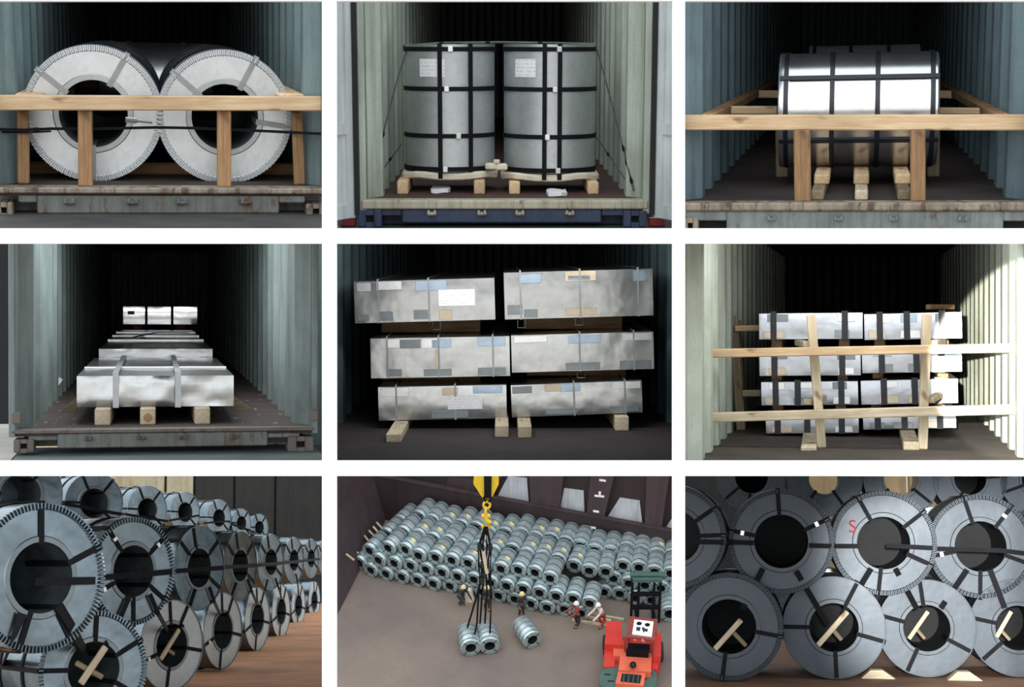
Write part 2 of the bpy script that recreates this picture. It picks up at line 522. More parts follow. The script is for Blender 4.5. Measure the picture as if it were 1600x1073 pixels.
def make_coil(B, label, centre, rot, R, r, L, body, disc, strap_m, straps=(), hoops=(), flutes=0, sw=.045, group=None, clips=(), n=72, collar=STEEL_COLLAR, edge=None, full=True, bore=STEEL_BORE, blackout=False, hoop_m=None):
    """coil with its front face centred on `centre`, its axis along local y; the empty sits under the coil"""
    rot = rot or Matrix.Identity(3)
    base = Vector(centre) + rot @ Vector((0, L / 2, -R))
    root = thing(B, 'steel_coil', label, 'steel coil', base, rot, group)
    T = Matrix.Translation((0, -L / 2, R))
    keep = INV[root.name]; INV[root.name] = T      # parts below are given about the centre of the front face
    MB().lathe([(r * .99, L * .995), (R - .012, L), (R, L - .012), (R, .012), (R - .012, .002)], n).part('outer_wrap', body, root)
    MB().lathe([(r, .002), (r, L), (r * .97, L), (r * .97, .002)], n, closed=True).part('bore_sleeve', bore, root)
    if blackout: MB().lathe([(.001, L - .02), (r, L - .02), (r, L), (.001, L)], 32).part('bore_blackout', bore, root)  # added disc closing the bore so its inside stays black
    Re = R * .915 if flutes else R * .985
    MB().lathe([(r, .012), (r, 0.0), (Re, 0.0), (Re, .012)], n, closed=True).part('end_disc', disc, root)
    MB().lathe([(r * .96, .03), (r * .96, -.008), (r * 1.10, -.008), (r * 1.13, .0), (r * 1.13, .03)], n).part('bore_collar', collar, root)
    if flutes:
        m = MB(); vs = []; fs = []; N = flutes * 4
        for i in range(N):
            t = 2 * math.pi * i / N
            up = (i % 4) in (1, 2)
            d = -.022 if up else .0
            for (rr, yy) in ((Re - .004, .004), (Re + .004, d), (R + .002, d), (R + .006, .035), (R + .004, .06)):
                vs.append((rr * math.cos(t), yy, rr * math.sin(t)))
        for i in range(N):
            j = (i + 1) % N
            for k in range(4): fs.append((i * 5 + k, j * 5 + k, j * 5 + k + 1, i * 5 + k + 1))
        m.add(vs, fs).part('edge_guard', edge or disc, root, angle=25)
    else:
        MB().lathe([(Re - .002, .01), (Re, -.010), (R + .002, -.010), (R + .006, .0), (R + .006, .07), (R, .07)], n).part('edge_guard', edge or body, root)
    for i, a in enumerate(straps):
        s = strap_loop(math.radians(a), R + .008, r * .94, L, sw, .006, full).part('radial_strap', strap_m, root)
        if i in clips:
            Mr = Matrix.Rotation(-math.radians(a), 4, 'Y')
            MB().cbox((R * .72, -.022, -sw * .6), (R * .72 + sw * .9, -.006, sw * .6), .003, Mr).part('clip', CLIP, s)
    for y in hoops:
        MB().lathe([(R, y - sw / 2), (R + .010, y - sw / 2), (R + .010, y + sw / 2), (R, y + sw / 2)], n).part('hoop_strap', hoop_m or strap_m, root)
    return root

def crumpled_box(W, H, L, amp, seed, nx=26, nz=8, ny=10, bulge=.006):
    """box in x, z centred at the foot of its front face, front at y = 0; the faces are slightly dented"""
    m = MB()
    def disp(p, n):
        q = Vector((p.x * 2.4 + seed, p.y * 1.2, p.z * 3.1 + seed * .7))
        v = noise.noise(q) * .7 + noise.noise(q * 2.7) * .4
        e = min(1, min(W / 2 - abs(p.x), 1) * 9) if abs(n.y) > .5 else 1
        return p + n * v * amp * e
    def face(o, a, b, na, nb, nrm):
        vs = []; fs = []
        for i in range(na + 1):
            for j in range(nb + 1):
                p = Vector(o) + Vector(a) * (i / na) + Vector(b) * (j / nb)
                edge = i in (0, na) or j in (0, nb)
                q = p if edge else disp(p, Vector(nrm))
                if nrm == (0, -1, 0): q = q + Vector((0, -bulge * (1 - (2 * j / nb - 1) ** 2), 0))
                vs.append(q)
        for i in range(na):
            for j in range(nb):
                k = i * (nb + 1) + j
                fs.append((k, k + nb + 1, k + nb + 2, k + 1))
        m.add(vs, fs)
    w = W / 2
    face((-w, 0, 0), (W, 0, 0), (0, 0, H), nx, nz, (0, -1, 0))
    face((-w, L, 0), (W, 0, 0), (0, 0, H), nx, 2, (0, 1, 0))
    face((-w, 0, H), (W, 0, 0), (0, L, 0), nx, ny, (0, 0, 1))
    face((-w, 0, 0), (W, 0, 0), (0, L, 0), 4, 4, (0, 0, -1))
    face((-w, 0, 0), (0, L, 0), (0, 0, H), ny, nz, (-1, 0, 0))
    face((w, 0, 0), (0, L, 0), (0, 0, H), ny, nz, (1, 0, 0))
    return m

def make_pack(B, label, bl, br, h, L, mat, group=None, straps=(), strap_m=BLACK, sw=.04, patches=(), labels=(), amp=.008, seed=1.0, y_roll=0.0):
    """pack of sheets: bl and br are the lower front corners (local points); patches as (u0, v0, u1, v1, material) on the front"""
    bl = Vector(bl); br = Vector(br); W = (br - bl).length
    x = (br - bl).normalized(); y = Vector((0, 1, 0)); y = (y - x * x.dot(y)).normalized(); z = x.cross(y)
    rot = Matrix(((x.x, y.x, z.x), (x.y, y.y, z.y), (x.z, y.z, z.z)))
    root = thing(B, 'sheet_pack', label, 'steel pack', (bl + br) / 2, rot, group)
    INV[root.name] = Matrix.Identity(4)            # parts are given in the pack's own axes
    crumpled_box(W, h, L, amp, seed).part('wrapping', mat, root, angle=50)
    for u in straps:
        cx = (u - .5) * W; t = .006; m = MB(); e = amp * .9 + .009
        m.box((cx - sw / 2, -e - t, -t), (cx + sw / 2, -e, h + e + t))
        m.box((cx - sw / 2, -e, h + e), (cx + sw / 2, L, h + e + t))
        m.part('strap', strap_m, root)
    for (u0, v0, u1, v1, pm) in patches:
        ee = amp * .8 + .005
        MB().cbox(((u0 - .5) * W, -ee - .006, v0 * h), ((u1 - .5) * W, -ee + .004, v1 * h), .002).part('patch', pm, root)
    for (u0, v0, u1, v1) in labels:
        ee = amp * 1.0 + .012
        MB().box(((u0 - .5) * W, -ee - .003, v0 * h), ((u1 - .5) * W, -ee, v1 * h)).part('paper_label', LABEL, root, label='white printed paper label')
    return root

# ------------------------------------------------------------------ the white board with nine openings
YW = 8.5
def board(x0, y0, x1, y1, m):
    a = wpt(x0, y1, YW); b = wpt(x1, y0, YW)
    m.box((a.x, YW, a.z), (b.x, YW + .03, b.z))
xs = [-34, -12, 503, 526, 1050.5, 1070.5, 1612, 1634]
ys = [-22, 1.5, 356.5, 380.5, 719.5, 743.5, 1085, 1107]
m = MB()
for i in (0, 2, 4, 6): board(xs[0], ys[i], xs[7], ys[i + 1], m)
for i in (0, 2, 4, 6):
    for j in (1, 3, 5): board(xs[i], ys[j], xs[i + 1], ys[j + 1], m)
WORLD = Frame(M=Matrix.Identity(4))
m.top(WORLD, 'wall_front', WHITE, wpt(800, 1107, YW), 'white board wall with nine openings in three rows', 'wall', kind='structure')

def keepers(par, xs_, y, z, s, mat):
    """small lock keepers along a sill"""
    for x in xs_:
        m = MB()
        m.cbox((x - s, y - .03, z - s * .35), (x + s, y + .01, z + s * .35), .006)
        m.cbox((x - s * .9, y - .05, z - s * .1), (x - s * .4, y, z + s * .75), .006)
        m.cbox((x + s * .4, y - .05, z - s * .1), (x + s * .9, y, z + s * .75), .006)
        m.part('lock_keeper', mat, par)

# ================================================================== place 1: two coils on edge behind a timber frame
B = Frame((245, 40), (250, 180))
W1 = paint('teal_grey_paint', srgb(128, 148, 150), srgb(88, 104, 106), srgb(92, 74, 58), .7)
FL1 = floor_mat('dark_ply_floor', srgb(78, 62, 52), srgb(40, 34, 30), srgb(120, 108, 92), .68)
SILL1 = paint('worn_grey_sill', srgb(116, 122, 118), srgb(84, 82, 74), srgb(96, 66, 46), .56, 2.6)
LEDGE1 = paint('chipped_cream_ledge', srgb(158, 148, 132), srgb(92, 76, 62), srgb(74, 54, 40), .52, 3.0)
YARD = floor_mat('dark_yard_ground', srgb(74, 72, 70), srgb(38, 38, 38), srgb(112, 104, 96), .66, 2.4)
END_SHADE = paint('shaded_end_paint', srgb(70, 76, 78), srgb(48, 52, 54), srgb(46, 38, 32), .7)  # dark tone stands for the shade deep inside the containers
yf = 10.12
zf = B.P(245, 294, yf).z
xl, xr = B.P(-8, 180, yf).x, B.P(505, 180, yf).x
c = container(B, 'teal grey container holding two coils behind a timber frame and rusty sill', xl, xr, zf, 1.5, yf, 26, W1, FL1, .66, .10, END_SHADE, END_SHADE, 1.9)
zb = B.P(245, 334, yf).z
z1 = B.P(245, 302, yf).z
MB().cbox((xl - .02, yf - .03, z1), (xr + .02, yf + .16, zf + .004), .012).part('threshold', LEDGE1, c)
m = MB()
pl, pr = B.P(58, 320, yf).x, B.P(436, 320, yf).x
m.cbox((pl, yf, zb), (pr, yf + .12, z1), .01)
zu = B.P(245, 317, yf).z
m.cbox((xl + .12, yf, zu), (pl, yf + .12, z1), .008); m.cbox((pr, yf, zu), (xr - .12, yf + .12, z1), .008)
m.part('sill_beam', SILL1, c)
keepers(c, [B.P(x, 314, yf).x for x in (109, 207, 284, 384)], yf, B.P(245, 316, yf).z, .035, SILL1)
casting(xl - .02, B.P(20, 320, yf).x, yf - .02, yf + .2, B.P(245, 340, yf).z, B.P(245, 316, yf).z, c, LEDGE1)
casting(B.P(478, 320, yf).x, xr + .02, yf - .02, yf + .2, B.P(245, 342, yf).z, B.P(245, 318, yf).z, c, LEDGE1)
MB().box((xl - .3, 9.15, zb - .06), (xr + .03, 10.7, zb)).top(B, 'ground', YARD, (0, 9.5, zb), 'dark broken ground before the teal grey container', 'ground', kind='structure')

MB().box((xl - .05, yf + .2, zb), (xr + .03, yf + .24, z1)).part('underframe', SILL1, c)
yc = 10.62
R1 = 100.5 * yc / F; r1 = 52 * yc / F
make_coil(B, 'galvanised coil on edge behind the strap tensioner in a timber frame', B.P(146, 177.5, yc), None, R1, r1, 3.4, STEEL_LIGHT, STEEL_LIGHT, GREYSTRAP, (60, 141, 268), (.5, .9, 1.5, 2.3), 96, .036, 'coils in the teal grey container', n=96, full=False, hoop_m=BLACK)
make_coil(B, 'galvanised coil on edge seen between the two right posts of the timber frame', B.P(351.5, 183, yc), None, R1, r1, 3.4, STEEL_LIGHT, STEEL_LIGHT, GREYSTRAP, (62, 139, 352), (.5, .9, 1.5, 2.3), 96, .036, 'coils in the teal grey container', n=96, full=False, hoop_m=BLACK)
rot = Matrix.Rotation(math.radians(-90), 3, 'Z')
c3 = B.P(245, 128, 14.9); R3 = .36
make_coil(B, 'third coil lying crosswise, glimpsed through the gap above two coils on edge', c3 - Vector((.5, 0, 0)), rot, R3, .15, 1.0, STEEL_LIGHT, STEEL_LIGHT, GREYSTRAP, (), (.25, .75), 0, .05, 'coils in the teal grey container', n=96)
o3 = thing(B, 'chock_timber', 'hidden floor timber carrying the crosswise third coil', 'timber', (c3.x, c3.y, zf))
timber(B, o3, Vector((c3.x - .5, c3.y, (zf + c3.z - R3) / 2)), Vector((c3.x + .5, c3.y, (zf + c3.z - R3) / 2)), .3, c3.z - R3 - zf, WOOD_B, 'plank')

fr = thing(B, 'timber_bracing', 'nailed timber bracing frame across two coils on edge', 'timber frame', (0, 10.2, zf))
beam_px(B, fr, (-6, 160), (502, 161.5), 22, 10.2, .09, WOOD_A)
for (x0, x1, y0) in ((27, 31, 172), (124, 134, 171), (341, 350, 172), (455, 462, 175)):
    near = x0 in (124, 341)
    yy = 10.24 if near else 10.4
    a = B.P(x0 + 9, y0, yy); b = B.P(x1 + (0 if near else 6), 290, yy); b.z = zf
    timber(B, fr, b, a, (21 if near else 17) * yy / F, .07, WOOD_B, 'post', up=(0, -1, 0))
for (x, y0, sgn) in ((4, 155, 1), (498, 156, -1)):
    p = B.P(x, y0, 10.3); p.x = (xl + .19) if sgn > 0 else (xr - .19); q = p.copy(); q.y = 13.6
    timber(B, fr, p, q, .17, .07, WOOD_A, 'side_rail')
    q2 = p.copy(); q2.y = 11.6; q3 = q2 + Vector((sgn * .22, 0, 0))
    timber(B, fr, q2, q3, .09, .06, WOOD_B, 'cross_rail')
    q2 = p.copy(); q2.y = 13.2; q3 = q2 + Vector((sgn * .30, 0, 0))
    timber(B, fr, q2, q3, .09, .06, WOOD_A, 'cross_rail')
bt = thing(B, 'chock_timber', 'long floor timber chocking the two coils on edge', 'timber', (0, 11.1, zf))
yb_ = 11.12
p = B.P(22, 272, yb_); q = B.P(484, 274, yb_)
p.z = q.z = zf + .04
timber(B, bt, p, q, .10, .08, WOOD_B, 'plank')
for x in (88, 395):
    p = B.P(x, 262, 10.95); p.z = zf + .065
    timber(B, bt, p, p + Vector((.13, 0, 0)), .12, .05, WOOD_B, 'wedge')

st = thing(B, 'lashing_strap', 'dark lashing band stretched across two coils on edge', 'strap', B.P(245, 205, 10.3))
pts = [(-6, 202), (40, 203), (80, 201), (146, 201.5), (200, 200), (245, 199), (300, 200), (350, 202), (420, 205), (460, 207), (503, 209)]
MB().ribbon([B.P(x, y, 10.33 if 20 < x < 470 else 10.26) for x, y in pts], .018, .006).part('band', BLACK, st)
MB().ribbon([B.P(x, y + 4, 10.34) for x, y in pts[:3]], .012, .005).part('loose_end', BLACK, st)
a = B.P(196, 187, 10.32); b = B.P(238, 191, 10.32)
MB().tube([a, a.lerp(b, .4), a.lerp(b, .45), b], [.018, .018, .01, .01], 8).part('tensioner', CLIP, st)
MB().cbox(B.P(52, 206, 10.31), B.P(62, 199, 10.33), .004).part('buckle', BLACK, st)

# ================================================================== place 2: two standing coils on skids, doors open
B = Frame((780, 62), (788, 180))
W2 = paint('pale_grey_green_paint', srgb(186, 196, 184), srgb(140, 146, 130), srgb(104, 84, 64), .7)
D2 = paint('white_door_paint', srgb(212, 220, 222), srgb(182, 188, 186), srgb(120, 112, 100), .74)
FL2 = floor_mat('red_brown_floor', srgb(86, 60, 54), srgb(58, 42, 40), srgb(100, 80, 72), .7)
LEDGE2 = paint('cream_ledge', srgb(190, 184, 164), srgb(140, 132, 112), srgb(84, 70, 56), .6, 3.0)
BLUE2 = paint('navy_blue_sill', srgb(52, 66, 96), srgb(34, 42, 60), srgb(90, 84, 78), .62, 3.0)
YARD2 = floor_mat('green_dark_ground', srgb(66, 84, 80), srgb(34, 44, 44), srgb(92, 102, 98), .68, 2.4)
RED = plain('red_lamp', srgb(150, 30, 40), .35)
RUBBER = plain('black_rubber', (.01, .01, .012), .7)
yf = 11.5
zf = B.P(780, 313, yf).z
xl, xr = B.P(571, 200, yf).x, B.P(1006, 200, yf).x
c = container(B, 'pale green container with open doors holding two standing coils', xl, xr, zf, 1.5, yf, 24, W2, FL2, .62, .10, END_SHADE, END_SHADE, 3.0)
z1 = B.P(780, 326, yf).z; zb = B.P(780, 348, yf).z
MB().cbox((xl - .04, yf - .04, z1), (xr + .04, yf + .12, zf + .005), .01).part('threshold', LEDGE2, c)
m = MB(); zm = B.P(780, 337, yf).z
m.cbox((B.P(628, 340, yf).x, yf - .02, zb), (B.P(940, 340, yf).x, yf + .12, z1), .01)
m.cbox((xl, yf, zm), (B.P(628, 340, yf).x, yf + .12, z1), .006); m.cbox((B.P(940, 340, yf).x, yf, zm), (xr, yf + .12, z1), .006)
m.part('sill_beam', BLUE2, c)
keepers(c, [B.P(x, 332, yf).x for x in (675, 753, 812, 890)], yf - .02, B.P(780, 333, yf).z, .035, LEDGE2)
casting(B.P(560, 340, yf).x, B.P(597, 340, yf).x, yf - .05, yf + .16, B.P(780, 354, yf).z, B.P(780, 327, yf).z, c, BLUE2)
casting(B.P(973, 340, yf).x, B.P(1010, 340, yf).x, yf - .05, yf + .16, B.P(780, 354, yf).z, B.P(780, 328, yf).z, c, BLUE2)
for s, xe in ((-1, xl), (1, xr)):
    MB().cbox((min(xe, xe + s * .05), yf - .03, zf - .1), (max(xe, xe + s * .05), yf + .12, 1.5), .006).part('corner_post', W2, c)
    MB().box((min(xe + s * .05, xe + s * .085), yf - .05, z1 - .04), (max(xe + s * .05, xe + s * .085), yf + .02, 1.5)).part('door_gasket', RUBBER, c)
    # the opened door, swung towards the viewer
    x0 = xe + s * .078
    rz = Matrix.Rotation(s * math.radians(12), 3, 'Z')
    hinge = Vector((x0, yf - .02, z1 - .06))
    def D(u, v, w):                    # u outwards from the hinge, v through the thickness, w up
        return hinge + Matrix.Rotation(s * math.radians(30), 3, 'Z') @ Vector((s * (v), -u, 0)) + Vector((0, 0, w))
    H = 1.5 - z1 + .06
    dm = MB()
    def dbox(mm, u0, u1, v0, v1, w0, w1):
        q = [D(u, v, w) for w in (w0, w1) for (u, v) in ((u0, v0), (u1, v0), (u1, v1), (u0, v1))]
        mm.add(q, [(0, 3, 2, 1), (4, 5, 6, 7), (0, 1, 5, 4), (1, 2, 6, 5), (2, 3, 7, 6), (3, 0, 4, 7)])
    door = MB(); dbox(door, 0, .48, .02, .045, 0, H); door = door.part('door', D2, c)
    fm = MB()
    for (u0, u1, w0, w1) in ((0, .10, 0, H), (.42, .48, 0, H), (.1, .42, 0, .10), (.1, .42, .62, .70)):
        dbox(fm, u0, u1, 0, .045, w0, w1)
    fm.part('door_frame', D2, door)
    if s < 0: lx0, lx1 = B.P(532, 350, yf).x, B.P(556, 350, yf).x
    else: lx0, lx1 = B.P(1014, 350, yf).x, B.P(1040, 350, yf).x
    MB().cbox((lx0, yf + .02, B.P(780, 354, yf).z), (lx1, yf + .06, B.P(780, 341, yf).z), .006).part('tail_lamp', RED, c, label='small red lamp under the door')
MB().box((xl + .05, yf + .2, zb - .05), (xr - .05, yf + .24, z1)).part('underframe', BLUE2, c)
MB().box((xl - .32, 11.02, zb - .10), (xr + .32, 11.9, zb - .03)).top(B, 'ground', YARD2, (0, 11, zb - .03), 'dark green ground before the pale green container', 'ground', kind='structure')

def standing_coil(px0, px1, ptop, pbot, yc, label, vstraps, lab, skid):
    k = yc / F
    R = (px1 - px0) / 2 * k * .985; cx = B.P((px0 + px1) / 2, 170, yc).x
    zt = B.P(780, ptop, yc).z; zl = B.P(780, pbot, yc).z; Hh = zt - zl
    root = thing(B, 'steel_coil', label, 'steel coil', (cx, yc, zl), None, 'standing coils on skids')
    keep = INV[root.name]; INV[root.name] = Matrix.Identity(4)
    Rz = Matrix.Rotation(math.pi / 2, 4, 'X')        # lathe axis y -> z
    n = 96
    MB().lathe([(R * .42, 0), (R - .01, 0), (R, .01), (R, Hh - .01), (R - .01, Hh), (R * .42, Hh), (R * .42, 0)], n, Rz).part('outer_wrap', STEEL_MID, root)
    for z in (Hh * .965, Hh * .655, Hh * .285, Hh * .022):
        h = MB().lathe([(R, z - .017), (R + .008, z - .017), (R + .008, z + .017), (R, z + .017)], n, Rz).part('hoop_strap', BLACK, root)
        a = math.radians(-90 + random.uniform(-6, 22)); p = Vector((math.cos(a), math.sin(a), 0)) * (R + .01)
        MB().cbox((-.02, -.012, -.022), (.02, .006, .022), .004, Matrix.Translation(p + Vector((0, 0, z))) @ Matrix.Rotation(a + math.pi / 2, 4, 'Z')).part('clip', CLIP, h)
    for a in vstraps:
        a = math.radians(a); d = Vector((math.cos(a), math.sin(a), 0)); t = Vector((-d.y, d.x, 0))
        s = MB().ribbon([d * R * .42 + Vector((0, 0, Hh + .006)), d * (R + .014) + Vector((0, 0, Hh + .006)), d * (R + .014) + Vector((0, 0, -.05))], .034, .006, [Vector((0, 0, 1)), d + Vector((0, 0, 1)), d]).part('upright_strap', BLACK, root)
    MB().lathe([(R * .9, Hh), (R + .004, Hh + .002), (R + .004, Hh - .05), (R, Hh - .05)], n, Rz).part('edge_guard', STEEL_COLLAR, root)
    # paper label bent round the coil
    m = MB(); vs = []; fs = []; (a0, a1, z0, z1_) = lab
    for i in range(9):
        a = math.radians(a0 + (a1 - a0) * i / 8)
        for z in (z0 * Hh, z1_ * Hh): vs.append((math.cos(a) * (R + .004), math.sin(a) * (R + .004), z))
    for i in range(8): fs.append((2 * i, 2 * i + 2, 2 * i + 3, 2 * i + 1))
    m.add(vs, fs).part('paper_label', LABEL, root, label='white printed paper label')
    # skid: padded board and two bearers
    sk = thing(B, 'wooden_skid', skid, 'skid', (cx, yc, zf), None, 'skids under the standing coils')
    zt_ = zl - .004
    m = MB(); vs = []; fs = []; n2 = 40
    for j, (rr, zz) in enumerate(((1.06, zt_), (1.10, zt_ - .015), (1.10, zt_ - .045), (1.05, zt_ - .055))):
        for i in range(n2):
            a = 2 * math.pi * i / n2
            w = 1 + .02 * math.sin(a * 7 + cx * 9) + .015 * math.sin(a * 13)
            ex = lambda t: math.copysign(abs(t) ** .7, t)
            vs.append((cx + ex(math.cos(a)) * R * rr * w * .97, yc + ex(math.sin(a)) * R * rr * w * .92, zz + .008 * math.sin(a * 5 + cx)))
    for j in range(3):
        for i in range(n2):
            l = (i + 1) % n2; fs.append((j * n2 + i, j * n2 + l, (j + 1) * n2 + l, (j + 1) * n2 + i))
    fs.append(tuple(range(n2))); fs.append(tuple(reversed(range(3 * n2, 4 * n2))))
    m.add(vs, fs).part('padded_board', CREAM, sk)
    return sk, cx, R, zt_ - .055
yc = 12.40
sA = standing_coil(632.5, 773, 69.5, 263, yc, 'standing strapped coil whose paper label lies under an upright strap', (-100, -62), (-128, -94, .75, .89), 'cream topped wooden skid under the coil with two papers at its front')
sB = standing_coil(787, 931, 69.5, 265, yc, 'standing strapped coil with two upright straps side by side', (-98, -80), (-139, -109, .75, .89), 'cream topped wooden skid under the coil with paired upright straps')
for (sk, cx, R, zt), feet in ((sA, ((636, 629), (751, 749))), (sB, ((803, 804), (916, 927)))):
    for (xt, xb) in feet:
        a = B.P(xb, 300, 11.96); a.z = zf + (zt - zf) / 2
        b = B.P(xt, 280, 12.8); b.z = a.z
        b.x = a.x + (B.P(xt, 280, 12.5).x - a.x) * .3
        timber(B, sk, a, b, .085, zt - zf, WOOD_A, 'bearer')
for i, (x0, x1, y, lb) in enumerate(((673, 704, 299, 'torn paper sheet on the floor between the bearers of the skid with a labelled coil'), (853, 886, 304, 'torn paper sheet on the floor before the coil with paired straps'))):
    yy = 11.5 * (313 - 62) / (y - 62)
    a = B.P(x0, y, yy).x; b = B.P(x1, y, yy).x
    m = MB(); n = 14; vs = []; fs = []
    random.seed(30 + i)
    for j in range(n):
        t = 2 * math.pi * j / n; w = 1 + random.uniform(-.12, .12)
        vs.append(((a + b) / 2 + abs(math.cos(t)) ** .6 * math.copysign(1, math.cos(t)) * (b - a) / 2 * w, yy + .18 * math.copysign(abs(math.sin(t)) ** .6, math.sin(t)) * w, zf + .012 + random.uniform(0, .008)))
    vs2 = [Vector(v) + Vector((0, 0, .02 + random.uniform(0, .012))) for v in vs]
    m.add(vs + vs2, [tuple(range(n)), tuple(range(n, 2 * n))] + [(j, (j + 1) % n, (j + 1) % n + n, j + n) for j in range(n)])
    for v in m.v: v.z -= .011
    m.top(B, 'paper_sheet', PAPER_W, ((a + b) / 2, yy, zf), lb, 'paper', 'papers on the floor by the skids')
m = MB()
q = B.P(776, 255, 12.1)
for (dx, dz, s) in ((-.045, -.02, .045), (.04, -.025, .045), (0, .015, .025)):
    m.cbox(q + Vector((dx - s, -.05, dz - s * .6)), q + Vector((dx + s, .06, dz + s * .5)), .015)
m.top(B, 'packing_wad', CREAM, q - Vector((0, 0, .05)), 'cream packing wad wedged between two standing coils', 'packing')
def wire(label, pts, r, y0, y1, knots=()):
    o = thing(B, 'lashing_wire', label, 'wire', B.P(pts[0][0], pts[0][1], y0))
    n = len(pts)
    P3 = [B.P(x, y, y0 + (y1 - y0) * i / (n - 1)) for i, (x, y) in enumerate(pts)]
    MB().tube(P3, r, 6).part('rope', WIRE, o)
    for t in knots:
        k = int(t * (n - 1)); f = t * (n - 1) - k
        q = P3[k].lerp(P3[min(k + 1, n - 1)], f)
        d = (P3[-1] - P3[0]).normalized()
        MB().tube([q - d * .035, q, q + d * .035], [.006, .014, .006], 6).part('wire_clamp', BLACK, o)
    return o
wire('wire rope from the labelled coil top down to a wall ring', [(638, 70), (620, 128), (602, 195), (581, 292)], .007, 12.3, 11.75, (.72, .93))
wire('wire rope from the twin-strap coil top down to a wall ring', [(931, 71), (950, 140), (972, 225), (990, 298)], .007, 12.3, 11.7, (.7, .8, .93))
wire('short wire from the labelled coil foot to the side wall', [(627, 226), (605, 255), (583, 290)], .006, 12.6, 11.8, (.4, .8))
wire('short wire from the twin-strap coil foot to the side wall', [(932, 214), (955, 248), (985, 292)], .006, 12.6, 11.8, (.4,))
wire('dark rope stretched across the tops of two standing coils', [(629, 72), (690, 67), (780, 66), (860, 67), (931, 69)], .010, 12.3, 12.3, (.25, .45, .7))

# ================================================================== place 3: one coil lying crosswise on bearers in a timber grid
B = Frame((1340, 60), (1336, 180))
W3 = paint('sky_blue_paint', srgb(122, 144, 152), srgb(84, 102, 108), srgb(84, 62, 50), .72)
FL3 = floor_mat('umber_floor', srgb(70, 58, 54), srgb(40, 34, 34), srgb(100, 86, 78), .7)
SILL3 = paint('blue_grey_sill', srgb(128, 138, 138), srgb(88, 94, 94), srgb(96, 72, 54), .6, 2.6)
yf = 10.35
zf = B.P(1340, 317, yf).z
xl, xr = B.P(1066, 180, yf).x, B.P(1610, 180, yf).x
c = container(B, 'sky blue container with a crosswise coil in a timber grid', xl, xr, zf, 2.1, yf, 30, W3, FL3, .7, .10, W3, END_SHADE, 1.3)
z1 = B.P(1340, 329, yf).z; zb = B.P(1340, 366, yf).z
MB().cbox((xl - .02, yf - .03, z1), (xr + .02, yf + .14, zf + .004), .012).part('threshold', LEDGE1, c)
m = MB(); zu = B.P(1340, 345, yf).z
pl, pr = B.P(1135, 340, yf).x, B.P(1568, 340, yf).x
m.cbox((pl, yf, zb), (pr, yf + .1, z1), .008); m.cbox((xl + .02, yf, zu), (pl, yf + .1, z1), .008); m.cbox((pr, yf, zu), (xr + .02, yf + .1, z1), .008)
m.part('sill_beam', SILL3, c)
MB().box((xl + .1, yf + .09, zb), (pl, yf + .12, zu)).part('fork_pocket_shade', DARK, c); MB().box((pr, yf + .09, zb), (xr + .03, yf + .12, zu)).part('fork_pocket_shade', DARK, c)  # dark sheets standing for the shade inside the pockets
keepers(c, [B.P(x, 340, yf).x for x in (1206, 1310, 1396, 1504)], yf, B.P(1340, 342, yf).z, .03, SILL3)
casting(xl, B.P(1091, 340, yf).x, yf - .02, yf + .2, zb, zu + .02, c, LEDGE1)
yc = 11.72; kk = yc / F
Rc = 84.5 * kk
cz = B.P(1340, 171, yc).z
xL, xR = B.P(1221.5, 171, yc).x, B.P(1463.5, 171, yc).x
cyl_L = xR - xL
rot = Matrix.Rotation(math.radians(-90), 3, 'Z')     # coil axis y -> local x
MIRROR = steel('bright_wrap_steel', (.80, .83, .85), .2, .12, 10, .04, 2.0)
co = make_coil(B, 'bright wrapped coil lying crosswise on timber bearers', Vector((xL, yc, cz)), rot, Rc, .2, cyl_L, MIRROR, STEEL_MID, NAVY, (), (.045, cyl_L * .333, cyl_L * .618, cyl_L - .045), 0, .034, 'coils lying crosswise in the sky blue container', n=128)
INV[co.name] = Matrix.Translation((0, -cyl_L / 2, Rc))
for ypx in (121.5, 218):
    zz = B.P(1340, ypx, yc - Rc * .8).z - cz
    a = math.asin(max(-1, min(1, zz / Rc)))
    # strap along the axis: in coil axes the viewer side is local +x
    p = Vector((math.cos(a), 0, math.sin(a))) * (Rc + .012)
    MB().ribbon([p + Vector((0, 0, 0)), p + Vector((0, cyl_L, 0))], .034, .007, Vector((math.cos(a), 0, math.sin(a)))).part('cross_strap', NAVY, co)
yc2 = 15.4
cz2 = B.P(1340, 71, yc2).z - .45
make_coil(B, 'second coil lying crosswise half hidden behind the bright wrapped coil', Vector((B.P(1266, 140, yc2).x, yc2, cz2)), rot, .45, .2, B.P(1436, 140, yc2).x - B.P(1266, 140, yc2).x, STEEL_MID, STEEL_MID, NAVY, (), (.04, .38, .73, 1.05), 0, .034, 'coils lying crosswise in the sky blue container', n=96)
gr = thing(B, 'timber_grid', 'grid of timbers at waist height around the crosswise coil', 'timber frame', (0, 10.6, zf))
yb3 = 10.5
beam_px(B, gr, (1066, 191), (1606, 191), 23, yb3, .08, WOOD_A)
zg = B.P(1340, 188, yb3).z
for x in (1076, 1603):
    a = B.P(x, 186, yb3); a.y = yb3 + .05; a.x = max(xl + .155, min(xr - .155, a.x)); b = a.copy(); b.y = 26.0
    timber(B, gr, a, b, .09, .07, WOOD_B, 'side_rail')
def cross(xa, xb, ypx, tpx):
    yy = yb3 * (188 - 60) / (ypx - 60)
    a = B.P(xa, ypx, yy); b = B.P(xb, ypx, yy); a.x = max(a.x, xl + .115); b.x = min(b.x, xr - .115)
    timber(B, gr, a, b, .1, tpx * yy / F * .8, WOOD_A, 'cross_rail')
cross(1113, 1215, 172, 15); cross(1159, 1235, 147, 14); cross(1199, 1250, 124.5, 11)
cross(1462, 1606, 173, 12); cross(1455, 1554, 147, 14); cross(1440, 1510, 124, 11); cross(1440, 1486, 109.5, 9)
